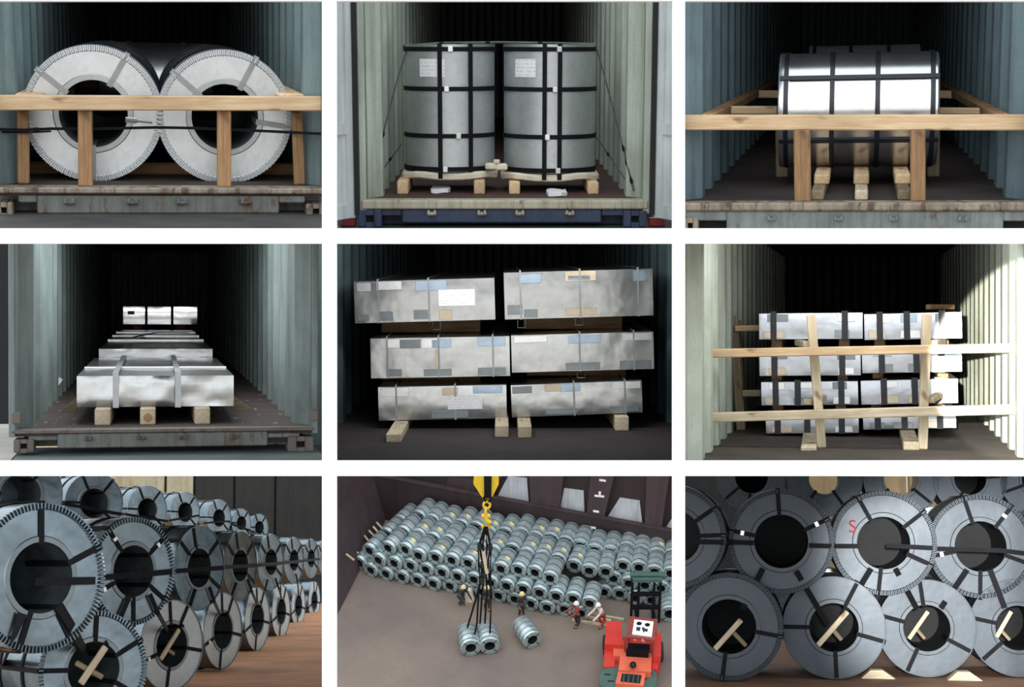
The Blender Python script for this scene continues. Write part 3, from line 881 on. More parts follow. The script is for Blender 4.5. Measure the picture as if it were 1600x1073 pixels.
for (x0, x1, yt, w, yy, mt) in ((1253, 1255, 203, 25, 10.46, WOOD_B), (1434, 1435, 203, 22, 10.46, WOOD_B), (1221, 1222, 200, 18, 12.35, WOOD_D), (1459, 1458, 200, 18, 12.35, WOOD_D), (1112, 1113, 172, 22, 12.4, WOOD_D), (1594, 1594, 195, 16, 11.0, WOOD_D)):
    a = B.P(x0, yt, yy); b = B.P(x1, 280, yy); b.z = zf
    timber(B, gr, b, a, w * yy / F, .07, mt, 'post', up=(0, -1, 0))
# bearers under the coil: lower blocks on the floor, upper ones carrying the coil
zc_bot = cz - Rc
hh = (zc_bot - zf) / 2
lab = ('nearest the front post with a dark foot', 'in the middle', 'beside the other front post')
names = ('bearer stack under the crosswise coil, beside the broader front post', 'bearer stack under the crosswise coil, midway between the front posts', 'bearer stack under the crosswise coil, beside the narrower front post')
for i, (xt, xb) in enumerate(((1284, 1277), (1346, 1346), (1411, 1413))):
    yy = 10.75
    s = thing(B, 'timber_bearer', names[i], 'timber', (B.P(xt, 290, yy).x, yy, zf), None, 'bearers under the crosswise coil')
    a = B.P(xb, 302, 10.52); a.z = zf + hh * .5; a.y = 10.52; b = B.P(xt, 296, yy); b.z = a.z; b.y = yy + 1.9
    timber(B, s, a, b, .085, hh, WOOD_C if i == 1 else WOOD_D, 'lower_block')
    a = B.P(xt, 270, yy + .2); a.z = zf + hh * 1.5; b = a.copy(); b.y = yy + 1.9
    timber(B, s, a, b, .105, hh, WOOD_A, 'upper_block')

# ================================================================== place 4: long sheet packs deep in a container
B = Frame((242, 462), (250, 550))
W4 = paint('weathered_green_grey_paint', srgb(132, 148, 146), srgb(92, 102, 100), srgb(84, 66, 54), .68, 1.3)
FL4 = floor_mat('scuffed_ply_floor', srgb(74, 62, 58), srgb(44, 38, 36), srgb(160, 160, 156), .61, 1.7)
RUST4 = paint('rusty_sill', srgb(104, 104, 100), srgb(96, 76, 60), srgb(92, 60, 40), .54, 3.0)
YARD4 = floor_mat('sea_green_ground', srgb(96, 112, 110), srgb(62, 74, 72), srgb(122, 132, 128), .7, 1.8)
PALE = floor_mat('pale_concrete_ground', srgb(206, 200, 190), srgb(170, 166, 158), srgb(225, 222, 216), .7, 1.4)
yf = 13.0
zf = B.P(242, 670, yf).z
xl, xr = B.P(24, 560, yf).x, B.P(487, 560, yf).x
c = container(B, 'weathered green grey container with long sheet packs deep inside', xl, xr, zf, B.P(242, 272, yf).z, yf, 36, W4, FL4, .8, .11, W4, END_SHADE)
area(B, (0, 16.2, B.P(242, 272, yf).z - .05), (0, .1, -1), 1.8, 5.4, FILL4)
z1 = B.P(242, 675, yf).z; zb = B.P(242, 698, yf).z; zm = B.P(242, 686, yf).z
MB().cbox((xl - .03, yf - .04, z1), (xr + .03, yf + .12, zf + .004), .01).part('threshold', RUST4, c)
m = MB()
a, b = B.P(90, 690, yf).x, B.P(418, 690, yf).x
m.cbox((a, yf - .02, zb), (b, yf + .12, z1), .008); m.cbox((xl + .1, yf, zm), (a, yf + .12, z1), .006); m.cbox((b, yf, zm), (xr - .1, yf + .12, z1), .006)
m.part('sill_beam', SILL1, c)
MB().box((xl + .05, yf + .2, zb), (xr - .05, yf + .24, z1)).part('underframe', RUST4, c)
keepers(c, [B.P(x, 682, yf).x for x in (138, 221, 285, 366)], yf - .02, B.P(242, 684, yf).z, .03, RUST4)
casting(B.P(22, 690, yf).x, B.P(54, 690, yf).x, yf - .06, yf + .16, B.P(242, 703, yf).z, B.P(242, 683, yf).z, c, RUST4)
casting(B.P(449, 690, yf).x, B.P(489, 690, yf).x, yf - .06, yf + .16, B.P(242, 708, yf).z, B.P(242, 684, yf).z, c, RUST4)
for xe, s in ((xl, -1), (xr, 1)):
    p = MB().cbox((min(xe, xe + s * .05), yf - .04, zf - .05), (max(xe, xe + s * .05), yf + .14, zf + 1.62), .008).part('corner_post', W4, c)
    MB().cbox((xe - .02, yf - .07, zf + .06), (xe + .02 + .03, yf - .03, zf + .15), .006).part('hinge_lug', RUST4, p)
zg = zb - .05
MB().box((B.P(26, 700, yf).x, 12.2, zg - .06), (xr + .06, 13.6, zg)).top(B, 'ground', YARD4, (0, 12.8, zg), 'sea green ground before the weathered green grey container', 'ground', kind='structure')
MB().box((xl - .55, 12.2, zg - .08), (xl - .02, 17, zg - .02)).top(B, 'ground', PALE, (xl - .3, 13, zg - .02), 'pale concrete beside the weathered green grey container', 'ground', kind='structure')
D4 = thing(B, 'container_door', 'dark open door edge standing beside the weathered green grey container', 'door', (xl - .16, 14.4, zg - .02))
MB().cbox((xl - .52, 14.9, zg + .10), (xl - .045, 14.96, zg + 1.9), .006).part('door_leaf', RUBBER, D4)
MB().tube([(xl - .12, 14.86, zg), (xl - .12, 14.86, zg + 1.8)], .025, 8).part('lock_rod', RUBBER, D4)

def pack_px(y, x0, x1, yt, yb, L, label, **kw):
    bl = B.P(x0, yb, y); br = B.P(x1, yb, y); z = (bl.z + br.z) / 2; bl.z = br.z = z
    h = B.P((x0 + x1) / 2, yt, y).z - z
    return make_pack(B, label, bl, br, h, L, kw.pop('mat', FOIL), **kw), z, h
yp = 13.62
pk, z0, h0 = pack_px(yp, 120, 365, 587, 635, 3.95, 'large dented sheet pack nearest the sill on three timber blocks', straps=(.245, .64), strap_m=FOIL_DARK, sw=.05, amp=.022, seed=3.3, group='sheet packs in the weathered container')
for i, yy in enumerate((1.0, 1.1)):
    pass
w0 = (B.P(365, 600, yp) - B.P(120, 600, yp)).length
MB().cbox((-w0 / 2, 1.35, h0 - .01), (w0 / 2, 1.42, h0 + .018), .01).part('top_seam', FOIL, pk)
yp2 = 17.75
z2 = B.P(242, 558, yp2).z - .18
def pack2(y, x0, x1, yt, L, label, zbot, **kw):
    a = B.P(x0, yt, y); b = B.P(x1, yt, y); zt = (a.z + b.z) / 2; a.z = b.z = zbot
    return make_pack(B, label, a, b, zt - zbot, L, FOIL, **kw), zt
pk2, zt2 = pack2(yp2, 154.5, 332, 545, 9.8, 'long dark-topped sheet pack behind the large dented pack', z0, seed=7.7, amp=.012, group='sheet packs in the weathered container')
w2 = (B.P(332, 545, yp2) - B.P(154.5, 545, yp2)).length
for yy in (3.0, 5.2, 7.4):
    MB().cbox((-w2 / 2, yy, zt2 - z0 - .01), (w2 / 2, yy + .09, zt2 - z0 + .035), .01).part('top_seam', FOIL, pk2)
MB().ribbon([(-w2 * .25, 4.2, zt2 - z0 + .02), (0, 6.3, zt2 - z0 + .04), (w2 * .4, 6.9, zt2 - z0 + .02)], .04, .01, (0, 0, 1)).part('loose_strap', BLACK, pk2)
yp3 = 28.0
z3 = B.P(242, 506, yp3).z
pk3, z3, h3 = pack_px(yp3, 192.5, 308, 479, 506.5, 4.0, 'small bright sheet pack standing highest at the far end', straps=(.31, .66), sw=.045, amp=.002, mat=FOIL_SMOOTH, seed=1.2, labels=((.06, .55, .15, .75),), group='sheet packs in the weathered container')
w3 = (B.P(308, 490, yp3) - B.P(192.5, 490, yp3)).length
INV['k'] = None
for i, u in enumerate((-.30, .28)):
    s = thing(B, 'timber_block', ('small far block under the high bright pack, nearer its grey label', 'small far block under the high bright pack, away from its label')[i], 'timber', B.P(242, 509, yp3), None, 'blocks under the far bright pack')
    cx = B.P(250, 500, yp3).x + u * w3
    timber(B, s, Vector((cx, yp3 + .05, (zt2 + z3) / 2)), Vector((cx, yp3 + 1.4, (zt2 + z3) / 2)), .16, max(.05, z3 - zt2 - .004), WOOD_B, 'block')
blk = (('timber block under the dented pack, nearest the leaning metal strip', 160, 172, 161, 623), ('timber block with a dark knot under the middle of the dented pack', 231, 231.5, 231.5, 620), ('timber block under the dented pack beside its darker strap', 316.5, 311, 317, 623))
for i, (lb, xb, xt, xm, yt) in enumerate(blk):
    yy = 13.42
    s = thing(B, 'timber_block', lb, 'timber', (B.P(xb, 650, yy).x, yy, zf), None, 'blocks under the dented pack')
    a = B.P(xb, 650, yy); a.z = zf + (z0 - zf) / 2; b = a.copy(); b.y = yy + 2.0
    b.x += (242 - xb) * .0004
    timber(B, s, a, b, 23 * yy / F, z0 - zf, WOOD_C, 'block')
    if i == 1:
        MB().lathe([(0, a.y - .004), (.034, a.y - .004), (.04, a.y + .004)], 20, Matrix.Translation((a.x, 0, a.z - .01))).part('knot', WOOD_B, s)
for i, (lb, xa, xb_) in enumerate((('wooden wedge against the dented pack side by the leaning metal strip', 97, 120), ('wooden wedge against the dented pack side on the darker strap end', 391, 365))):
    yy = 15.0
    a = B.P(xa, 612, yy); b = B.P(xb_, 612, yy); a.z = b.z = zf
    m = MB().prism([a, b, b + Vector((0, 0, .14)), a + Vector((0, 0, .02))], (0, .10, 0))
    s = thing(B, 'timber_wedge', lb, 'timber', ((a.x + b.x) / 2, yy, zf), None, 'wedges beside the dented pack'); m.part('wedge', WOOD_D, s)
st = thing(B, 'metal_strip', 'bent pale metal strip leaning on the container wall by the dented pack', 'metal strip', B.P(80, 618, 17.2))
MB().ribbon([B.P(80, 617, 17.2), B.P(85, 605, 17.2), B.P(95, 591, 17.3)], .05, .006).part('strip', GREYSTRAP, st)
MB().ribbon([B.P(80, 617, 17.2), B.P(77, 621, 16.9)], .05, .006, (0, 0, 1)).part('foot', GREYSTRAP, st)

# ================================================================== place 5: six sheet packs in three tiers
B = Frame((785, 395), (788, 560))
W5 = paint('slate_teal_paint', srgb(92, 112, 116), srgb(60, 74, 78), srgb(70, 56, 48), .7)
FL5 = floor_mat('maroon_dark_floor', srgb(54, 44, 44), srgb(30, 26, 28), srgb(72, 64, 62), .72)
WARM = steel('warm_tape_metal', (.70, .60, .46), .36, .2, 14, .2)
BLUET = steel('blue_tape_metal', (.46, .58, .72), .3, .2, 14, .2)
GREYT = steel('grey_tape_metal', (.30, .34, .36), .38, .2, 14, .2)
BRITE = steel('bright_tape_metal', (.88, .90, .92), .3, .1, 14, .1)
def yz(ypx, yref=15.0, pref=650): return yref * (pref - 395) / (ypx - 395)
yf = 14.4
zf = B.P(785, 691, 15.0).z
xl, xr = B.P(785 - 258, 651, 17.3).x, B.P(785 + 262, 645, 17.5).x
zr = B.P(785, 288, yf).z
c = container(B, 'slate teal container with six sheet packs in three tiers', xl, xr, zf, zr, yf, 38, W5, FL5, .95, .12, END_SHADE, END_SHADE, 0, .75)
area(B, (0, 14.9, zr - .03), (0, .75, -.7), 2.6, .7, FILL5)
P5 = [  # label, lower left, lower right, upper edge at left, depth, straps, patches, labels
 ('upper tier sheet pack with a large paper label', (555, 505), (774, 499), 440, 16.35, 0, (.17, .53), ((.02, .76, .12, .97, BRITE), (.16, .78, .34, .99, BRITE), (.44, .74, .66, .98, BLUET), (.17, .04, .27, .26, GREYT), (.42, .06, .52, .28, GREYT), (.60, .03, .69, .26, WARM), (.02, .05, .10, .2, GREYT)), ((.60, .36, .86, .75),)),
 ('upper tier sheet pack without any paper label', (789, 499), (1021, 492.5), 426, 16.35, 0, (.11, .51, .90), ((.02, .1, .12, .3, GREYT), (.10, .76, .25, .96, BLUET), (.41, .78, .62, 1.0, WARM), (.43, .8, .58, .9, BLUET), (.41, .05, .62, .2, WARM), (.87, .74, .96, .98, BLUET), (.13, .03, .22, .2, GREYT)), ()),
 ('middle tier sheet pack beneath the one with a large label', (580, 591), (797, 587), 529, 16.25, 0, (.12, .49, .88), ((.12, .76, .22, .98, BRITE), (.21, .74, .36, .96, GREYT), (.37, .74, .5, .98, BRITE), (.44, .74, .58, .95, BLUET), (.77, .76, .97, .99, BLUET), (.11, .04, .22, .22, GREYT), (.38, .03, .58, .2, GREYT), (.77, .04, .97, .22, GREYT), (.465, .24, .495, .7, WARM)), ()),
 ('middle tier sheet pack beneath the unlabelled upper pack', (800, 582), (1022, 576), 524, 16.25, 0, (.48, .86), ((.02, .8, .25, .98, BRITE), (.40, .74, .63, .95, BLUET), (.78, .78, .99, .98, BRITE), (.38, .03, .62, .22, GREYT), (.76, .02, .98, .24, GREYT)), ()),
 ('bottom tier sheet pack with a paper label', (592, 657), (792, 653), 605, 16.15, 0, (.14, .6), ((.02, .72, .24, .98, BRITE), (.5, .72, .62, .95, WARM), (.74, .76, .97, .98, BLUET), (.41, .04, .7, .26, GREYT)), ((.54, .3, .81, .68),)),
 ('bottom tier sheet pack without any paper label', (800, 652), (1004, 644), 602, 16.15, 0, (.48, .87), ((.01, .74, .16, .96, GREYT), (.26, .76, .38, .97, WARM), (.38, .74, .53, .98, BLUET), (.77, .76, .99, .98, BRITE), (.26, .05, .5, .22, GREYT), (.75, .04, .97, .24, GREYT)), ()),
]
tops = []
for i, (lb, a, b, yt, y, _, ss, pt, la) in enumerate(P5):
    bl, br = B.P(a[0], a[1], y), B.P(b[0], b[1], y)
    h = B.P(a[0], yt, y).z - bl.z
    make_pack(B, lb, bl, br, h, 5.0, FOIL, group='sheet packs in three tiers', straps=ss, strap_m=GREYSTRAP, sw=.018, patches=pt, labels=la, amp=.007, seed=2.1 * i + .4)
# short bearers between the tiers (bent steel feet) and under the bottom tier
for i, (x, y0, y1, yy, lb) in enumerate(((682, 502, 515, 16.32, 'bent wire foot under the labelled upper pack'), (815, 500, 512, 16.32, 'bent wire foot under the unlabelled upper pack, near the gap'), (905, 497, 508, 16.32, 'bent wire foot under the middle of the unlabelled upper pack'), (908, 582, 590, 16.22, 'bent wire foot under the unlabelled middle pack'))):
    o = thing(B, 'wire_foot', lb, 'wire foot', B.P(x, y1, yy), None, 'wire feet between the tiers')
    MB().tube([B.P(x - 6, y0, yy), B.P(x - 6, y1, yy), B.P(x + 6, y1, yy), B.P(x + 6, y0, yy)], .008, 6).part('bent_wire', WIRE, o)
for i, (x, yy, w, lb) in enumerate(((668, 17.1, .2, 'a'), (900, 17.1, .2, 'b'), (668, 17.0, .2, 'c'), (905, 17.0, .2, 'd'))):
    lo = ((797, 525.5), (797, 524), (792, 603), (800, 602))[i]; up_ = (501, 496.5, 589, 579)[i]
    z0_ = (B.P(x, (526.5, 521, 604, 597)[i], 16.25 if i < 2 else 16.15).z); z1_ = B.P(x, up_, 16.35 if i < 2 else 16.25).z
    o = thing(B, 'tier_bearer', ('dark bearer between labelled upper pack and the pack below', 'dark bearer between unlabelled upper pack and the pack below', 'dark bearer above the labelled bottom pack', 'dark bearer above the unlabelled bottom pack')[i], 'timber', (B.P(x, 500, 16.3).x, yy, z0_), None, 'bearers between the tiers')
    p = Vector((B.P(x, 500, 16.3).x - .55, yy, (z0_ + z1_) / 2)); q = p + Vector((1.1, 0, 0))
    timber(B, o, p, q, .12, max(.04, (z1_ - z0_) * .9), WOOD_B, 'block')
for i, (lb, x, w, yt, yb_) in enumerate((('outer timber block under the labelled bottom pack', 615, 24, 658, 691), ('timber block under the labelled bottom pack, by the gap', 784, 21.5, 653, 683), ('timber block under the unlabelled bottom pack, by the gap', 820, 21.5, 653, 684), ('outer timber block under the unlabelled bottom pack', 972, 21.5, 648, 673))):
    yy = 15.0 * 296 / (yb_ - 395)
    bot = 16.15
    zt = B.P(x, yt - 1, bot).z - .004
    s = thing(B, 'timber_block', lb, 'timber', (B.P(x, yb_, yy).x, yy, zf), None, 'blocks under the bottom tier')
    a = B.P(x, yb_ - 10, yy); a.z = (zf + zt) / 2; q = a.copy(); q.y = 18
    timber(B, s, a, q, w * yy / F, zt - zf, WOOD_C, 'block')
for i, (lb, pts) in enumerate((('thin wall wire beside the labelled tiers', [(527, 560), (545, 535), (556, 510)]), ('thin wall wire beside the unlabelled tiers', [(1048, 560), (1030, 520), (1022, 498)]))):
    o = thing(B, 'lashing_wire', lb, 'wire', B.P(*pts[0], 14.2))
    MB().tube([B.P(x, y, 17.4 + j * .5) for j, (x, y) in enumerate(pts)], .007, 6).part('rope', WIRE, o)

# ================================================================== place 6: eight strapped packs behind posts and rails, sun on the wall
B = Frame((1350, 482), (1336, 560))
W6 = paint('pale_sage_paint', srgb(196, 206, 194), srgb(150, 156, 140), srgb(96, 84, 68), .68)
FL6 = floor_mat('dusty_umber_floor', srgb(86, 76, 70), srgb(54, 48, 46), srgb(112, 104, 94), .7)
WRAP6 = steel('white_wrap_sheet', (.64, .68, .74), .34, .12, 14, .3, 3.0)
yf = 12.06
zf = B.P(1350, 712, 13.0).z
xl, xr = B.P(1090, 712, 13.0).x, B.P(1612, 712, 13.0).x
c = container(B, 'pale sage container with sunlit wall and eight strapped packs', xl, xr, zf, B.P(1350, 306, yf).z, yf, 26, W6, FL6, .7, .10, RUBBER, END_SHADE)  # end wall in plain black, standing for shade at the far end
area(B, (0, 13.2, B.P(1350, 306, yf).z - .03), (-.1, .5, -.7), 2.0, 1.2, FILL6)
P6 = [
 ('topmost sheet pack beside the ladder brace, brightest strapped', 1186.5, 1348, 490, 530, 489, (.14, .83), 0),
 ('topmost sheet pack beside the sunlit wall', 1351, 1503, 491, 531, 488, (.16, .44, .80), 1),
 ('second sheet pack from the top beside the ladder brace', 1187, 1345, 548, 587, 546, (.15, .82), 2),
 ('second sheet pack from the top beside the sunlit wall', 1347.5, 1503, 546, 583, 542, (.20, .55, .80), 3),
 ('third sheet pack from the top beside the ladder brace', 1190, 1341, 597, 633, 596, (.15, .38, .83), 4),
 ('third sheet pack from the top beside the sunlit wall', 1346, 1497, 595, 632, 592, (.24, .56, .80), 5),
 ('lowest sheet pack beside the ladder brace', 1197, 1342, 645, 677, 644, (.13, .45, .82), 6),
 ('lowest sheet pack beside the sunlit wall', 1349, 1494, 641, 671, 640, (.16, .45, .83), 7)]
yp = 14.9
random.seed(61)
prev = {}
for (lb, x0, x1, yt, ybm, yt2, ss, i) in P6:
    bl = B.P(x0, ybm, yp); br = B.P(x1, ybm - (3 if i % 2 else 1), yp)
    h = B.P(x0, yt, yp).z - bl.z
    pts_ = []
    for u in ss:
        v = max(.03, min(.78, u - .06 + random.uniform(-.04, .04)))
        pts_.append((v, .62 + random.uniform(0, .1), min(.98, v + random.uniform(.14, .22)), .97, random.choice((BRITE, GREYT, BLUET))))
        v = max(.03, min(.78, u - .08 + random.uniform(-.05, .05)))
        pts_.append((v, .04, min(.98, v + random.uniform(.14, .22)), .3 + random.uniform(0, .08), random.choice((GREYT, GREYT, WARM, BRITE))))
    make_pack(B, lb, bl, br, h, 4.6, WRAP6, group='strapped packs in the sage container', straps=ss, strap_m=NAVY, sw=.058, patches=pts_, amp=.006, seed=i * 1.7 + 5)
    j = i - 2
    # dark bearers to the pack below
    zt_next = {0: 546, 1: 543, 2: 596, 3: 593, 4: 644, 5: 640}.get(i)
    if zt_next:
        for q, u in enumerate((.16, .82)):
            xx = bl.x + (br.x - bl.x) * u; zb_ = B.P(x0, zt_next + 1, yp).z + .008; zt_ = bl.z - .004
            s = thing(B, 'tier_bearer', 'dark bearer under the %s, %s' % (lb.split(' beside')[0].replace('sheet pack', 'pack') + (' by ladder brace' if i % 2 == 0 else ' by sunlit wall'), ('towards the ladder brace', 'towards the sunlit wall')[q]), 'timber', (xx, yp + .3, zb_), None, 'bearers between strapped packs')
            timber(B, s, Vector((xx, yp + .15, (zb_ + zt_) / 2)), Vector((xx, yp + 2, (zb_ + zt_) / 2)), .1, max(.03, zt_ - zb_), WOOD_B, 'block')
for i, (lb, xb, xt, yb_, yt) in enumerate((('timber block sticking out below the packs, beside the leaning post', 1263.5, 1268, 706, 672), ('timber block sticking out below the packs, beside the upright post', 1424, 1412, 702, 668))):
    yy = 13.0 * (712 - 482) / (yb_ - 482)
    zt = B.P(xt, 675 if i == 0 else 671, yp).z - .004
    s = thing(B, 'timber_block', lb, 'timber', (B.P(xb, yb_, yy).x, yy, zf), None, 'blocks under the strapped packs')
    a = B.P(xb, yb_ - 10, yy); a.z = (zf + zt) / 2; q = B.P(xt, 660, yp + 1.5); q.z = a.z
    timber(B, s, a, q, 24 * yy / F, zt - zf, WOOD_C, 'block')
fr = thing(B, 'timber_bracing', 'posts and long rails of pale timber before eight strapped packs', 'timber frame', (B.P(1350, 600, 14).x, 14.1, zf))
yr = 13.6
beam_px(B, fr, (1106, 552), (1597, 543), 13.5, yr, .09, WOOD_A, 'rail')
beam_px(B, fr, (1108, 652), (1597, 638.5), 14.5, yr, .09, WOOD_C, 'rail')
for (x0, y0, x1, w) in ((1267, 491, 1284, 14), (1448, 490, 1441.5, 14.5)):
    a = B.P(x0, y0, yr + .12); b = B.P(x1, 695, yr + .12); b.z = zf
    timber(B, fr, b, a, w * yr / F, .07, WOOD_C, 'post', up=(0, -1, 0))
for (x, y, s) in ((1262, 538, -1), (1262, 628, 1), (1458, 536, 1), (1452, 625, 1)):
    a = B.P(x, y, yr + .15); b = a + Vector((s * .11, .75, .0))
    timber(B, fr, a, b, .075, .055, WOOD_C, 'strut')
ld = thing(B, 'timber_bracing', 'ladder-like timber brace standing at the container wall behind packs', 'timber frame', (B.P(1150, 620, 15.5).x, 15.5, zf))
a = B.P(1146, 493, 15.6); b = B.P(1158, 640, 15.6); b.z = zf; timber(B, ld, b, a, .09, .07, WOOD_D, 'post', up=(0, -1, 0))
a = B.P(1152, 500, 15.9); b = B.P(1160, 640, 15.9); b.z = zf; timber(B, ld, b, a, .07, .07, WOOD_D, 'post', up=(0, -1, 0))
beam_px(B, ld, (1148, 513), (1188, 512), 9, 15.55, .07, WOOD_A, 'rung'); beam_px(B, ld, (1160, 614), (1189, 614), 10, 15.55, .07, WOOD_C, 'rung')
# loose sticks on the topmost packs
zt = B.P(1420, 487, yp).z
o = thing(B, 'loose_batten', 'short brown batten lying on the topmost pack beside the sunlit wall', 'timber', B.P(1460, 487, yp + .6))
p = B.P(1450, 483, yp + .5); q = B.P(1488, 487, yp + .9); p.z = q.z = zt + .045; timber(B, o, p, q, .06, .05, WOOD_B, 'batten')

# ================================================================== place 7: long rows of coils in a hold
B = Frame((250, 866), (250, 905))
FL7 = floor_mat('rust_brown_floor', srgb(206, 142, 92), srgb(150, 102, 68), srgb(214, 160, 112), .7, 1.1)
WALL7 = paint('stained_cream_wall', srgb(186, 180, 150), srgb(140, 132, 104), srgb(104, 84, 58), .62, .9, .7)
WALL7D = paint('dark_plate_wall', srgb(44, 46, 42), srgb(30, 32, 30), srgb(26, 26, 24), .6, 1.0, .8)  # darker colour for the right-hand plates
BORE7 = plain('shadowed_bore', (.22, .27, .29), .4, .8, .4)
def yawm(a): return Matrix.Rotation(math.radians(a), 3, 'Z')
H7 = 1.475; DIA = .95
q7 = [B.P(-60, 900, 9.4), B.P(512, 900, 9.4), B.P(512, 900, 46.3), B.P(-60, 900, 46.3)]
MB().prism([Vector((p.x, p.y, -H7)) for p in q7], (0, 0, -.06)).top(B, 'floor', FL7, (0, 20, -H7), 'rust brown floor beside the long coil rows', 'floor', kind='structure')
w = thing(B, 'wall_back', 'stained cream and dark plated wall behind the long coil rows', 'wall', (0, 46, -H7), kind='structure')
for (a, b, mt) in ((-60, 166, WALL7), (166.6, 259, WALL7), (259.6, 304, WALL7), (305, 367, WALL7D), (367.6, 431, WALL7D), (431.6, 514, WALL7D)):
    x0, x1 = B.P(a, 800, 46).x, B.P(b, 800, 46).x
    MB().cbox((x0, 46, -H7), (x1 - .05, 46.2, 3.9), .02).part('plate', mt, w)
MB().box((B.P(-60, 800, 46).x, 46.12, -H7), (B.P(514, 800, 46).x, 46.25, 3.9)).part('backing', WALL7D, w)
ROWS = []
def yaw_of(asp): return math.degrees(math.acos(max(.3, min(.97, asp))))
def ring_coil(cx, cy, h, asp, label, group, L=1.1, flutes=0, straps=(), dia=DIA, rr=.48, clips=(), blackout=True, disc=STEEL_BLUE):
    z = F * dia / h
    rot = yawm(yaw_of(asp))
    cen = B.P(cx, cy, z)
    o = make_coil(B, label, cen, rot, dia / 2, dia / 2 * rr, L, STEEL_BLUE, disc, BLACK, straps, (.3, .75) if L > .6 else (), flutes, .04, group, clips, 64, blackout=blackout, bore=BORE7, collar=COLLAR_DIM)
    return (o, cen, rot)
def ring_pt(rc, px, py, proud=.03):
    """point of the ring plane of a coil seen at a pixel"""
    _, cen, rot = rc
    n = rot @ Vector((0, -1, 0)); o = B.Mi @ Vector((0, 0, 0)); l = B.ray(px, py)
    t = ((cen + n * proud) - o).dot(n) / l.dot(n)
    return o + l * t
ordn = ['nearest', 'second', 'third', 'fourth', 'fifth', 'sixth', 'seventh', 'eighth']
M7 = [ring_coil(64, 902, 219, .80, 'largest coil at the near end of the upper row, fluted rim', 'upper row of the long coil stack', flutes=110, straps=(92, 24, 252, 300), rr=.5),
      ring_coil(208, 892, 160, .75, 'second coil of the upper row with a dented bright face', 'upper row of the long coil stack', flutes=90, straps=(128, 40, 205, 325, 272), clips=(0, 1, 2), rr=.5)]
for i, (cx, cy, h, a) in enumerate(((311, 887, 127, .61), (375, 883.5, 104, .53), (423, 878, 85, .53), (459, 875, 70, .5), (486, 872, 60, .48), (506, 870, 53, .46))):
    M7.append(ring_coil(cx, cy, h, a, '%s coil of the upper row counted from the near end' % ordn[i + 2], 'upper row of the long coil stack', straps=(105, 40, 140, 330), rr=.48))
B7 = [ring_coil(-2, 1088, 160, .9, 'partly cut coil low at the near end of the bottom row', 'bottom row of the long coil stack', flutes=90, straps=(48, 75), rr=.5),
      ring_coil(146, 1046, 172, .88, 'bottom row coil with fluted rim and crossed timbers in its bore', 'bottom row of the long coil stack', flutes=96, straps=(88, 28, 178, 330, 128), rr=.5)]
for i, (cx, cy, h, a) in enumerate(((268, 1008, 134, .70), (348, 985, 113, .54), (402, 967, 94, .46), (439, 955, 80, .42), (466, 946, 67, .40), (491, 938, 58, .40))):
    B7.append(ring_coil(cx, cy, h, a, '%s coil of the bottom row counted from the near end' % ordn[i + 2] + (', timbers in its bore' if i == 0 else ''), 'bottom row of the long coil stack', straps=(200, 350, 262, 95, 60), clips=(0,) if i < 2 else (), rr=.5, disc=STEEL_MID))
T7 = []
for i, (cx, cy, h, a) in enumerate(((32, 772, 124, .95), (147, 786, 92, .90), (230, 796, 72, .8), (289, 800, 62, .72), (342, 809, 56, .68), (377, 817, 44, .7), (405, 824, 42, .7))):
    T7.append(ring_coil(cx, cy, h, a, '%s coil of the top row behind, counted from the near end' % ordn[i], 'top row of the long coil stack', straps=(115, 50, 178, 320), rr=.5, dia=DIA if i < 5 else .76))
for i in range(1, 5):                     # the hidden lower coils that carry the top row
    o, cen, rot = T7[i]
    for k in (1, 2):
        z = cen.z - .80 * k
        if z - DIA / 2 < -H7 - .2: continue
        make_coil(B, 'shaded coil of the rear stack hidden beneath the top row', Vector((cen.x + (.3 if k == 1 else 0), cen.y + .25, max(z, -H7 + DIA / 2))), rot, DIA / 2, .23, 1.1, STEEL_BLUE, STEEL_BLUE, BLACK, (), (), 0, .04, 'shaded rear stack', n=40, blackout=True, bore=BORE7)
# lashing straps through the rows
def lash(label, pts, w=.05, group='lashings of the long coil stack'):
    P3 = [p if isinstance(p, Vector) else ring_pt(*p) for p in pts]
    o = thing(B, 'lashing_strap', label, 'strap', P3[0], None, group)
    MB().ribbon(P3, w, .01, (.3, -1, 0)).part('band', BLACK, o)
lash('long black lashing running along the whole upper row', [(M7[0], 55, 908), (M7[0], 148, 907), (M7[1], 152, 903), (M7[1], 184, 900), (M7[1], 245, 895), (M7[1], 268, 893), (M7[2], 275, 892), (M7[2], 348, 887), (M7[3], 350, 886), (M7[3], 401, 883), (M7[4], 446, 879), (M7[5], 475, 876), (M7[6], 500, 873)])
lash('black lashing across the near top row coils', [(T7[0], 0, 786), (T7[0], 70, 785), (T7[1], 102, 787), (T7[1], 190, 803), (T7[2], 196, 803), (T7[2], 262, 814), (T7[3], 265, 813), (T7[3], 312, 805)], .045)
lash('black lashing on the far top row coils', [(T7[4], 318, 817), (T7[4], 358, 814), (T7[5], 362, 818), (T7[5], 390, 828), (T7[6], 400, 832)], .045)
def vee(i, j, a, b, c, d, lb, w=.042):
    lash(lb, [(M7[i], *a), (M7[i], *b), (B7[j], *c)], w)
vee(0, 1, (92, 946), (113, 980), (132, 1015), (134, 1016), 'doubled black tie from the largest coil down to crossed timbers', .06)
vee(0, 0, (35, 958), (20, 1000), (4, 1040), (0, 0), 'black tie from the largest coil to the partly cut coil', .06)
vee(1, 1, (203, 930), (188, 965), (167, 1005), (0, 0), 'black tie from the dented coil towards the crossed timbers')
vee(1, 2, (234, 928), (248, 960), (262, 985), (0, 0), 'black tie from the dented coil to the next bottom coil')
vee(2, 2, (305, 920), (297, 945), (285, 978), (0, 0), 'black tie from the third upper coil to the third bottom coil')
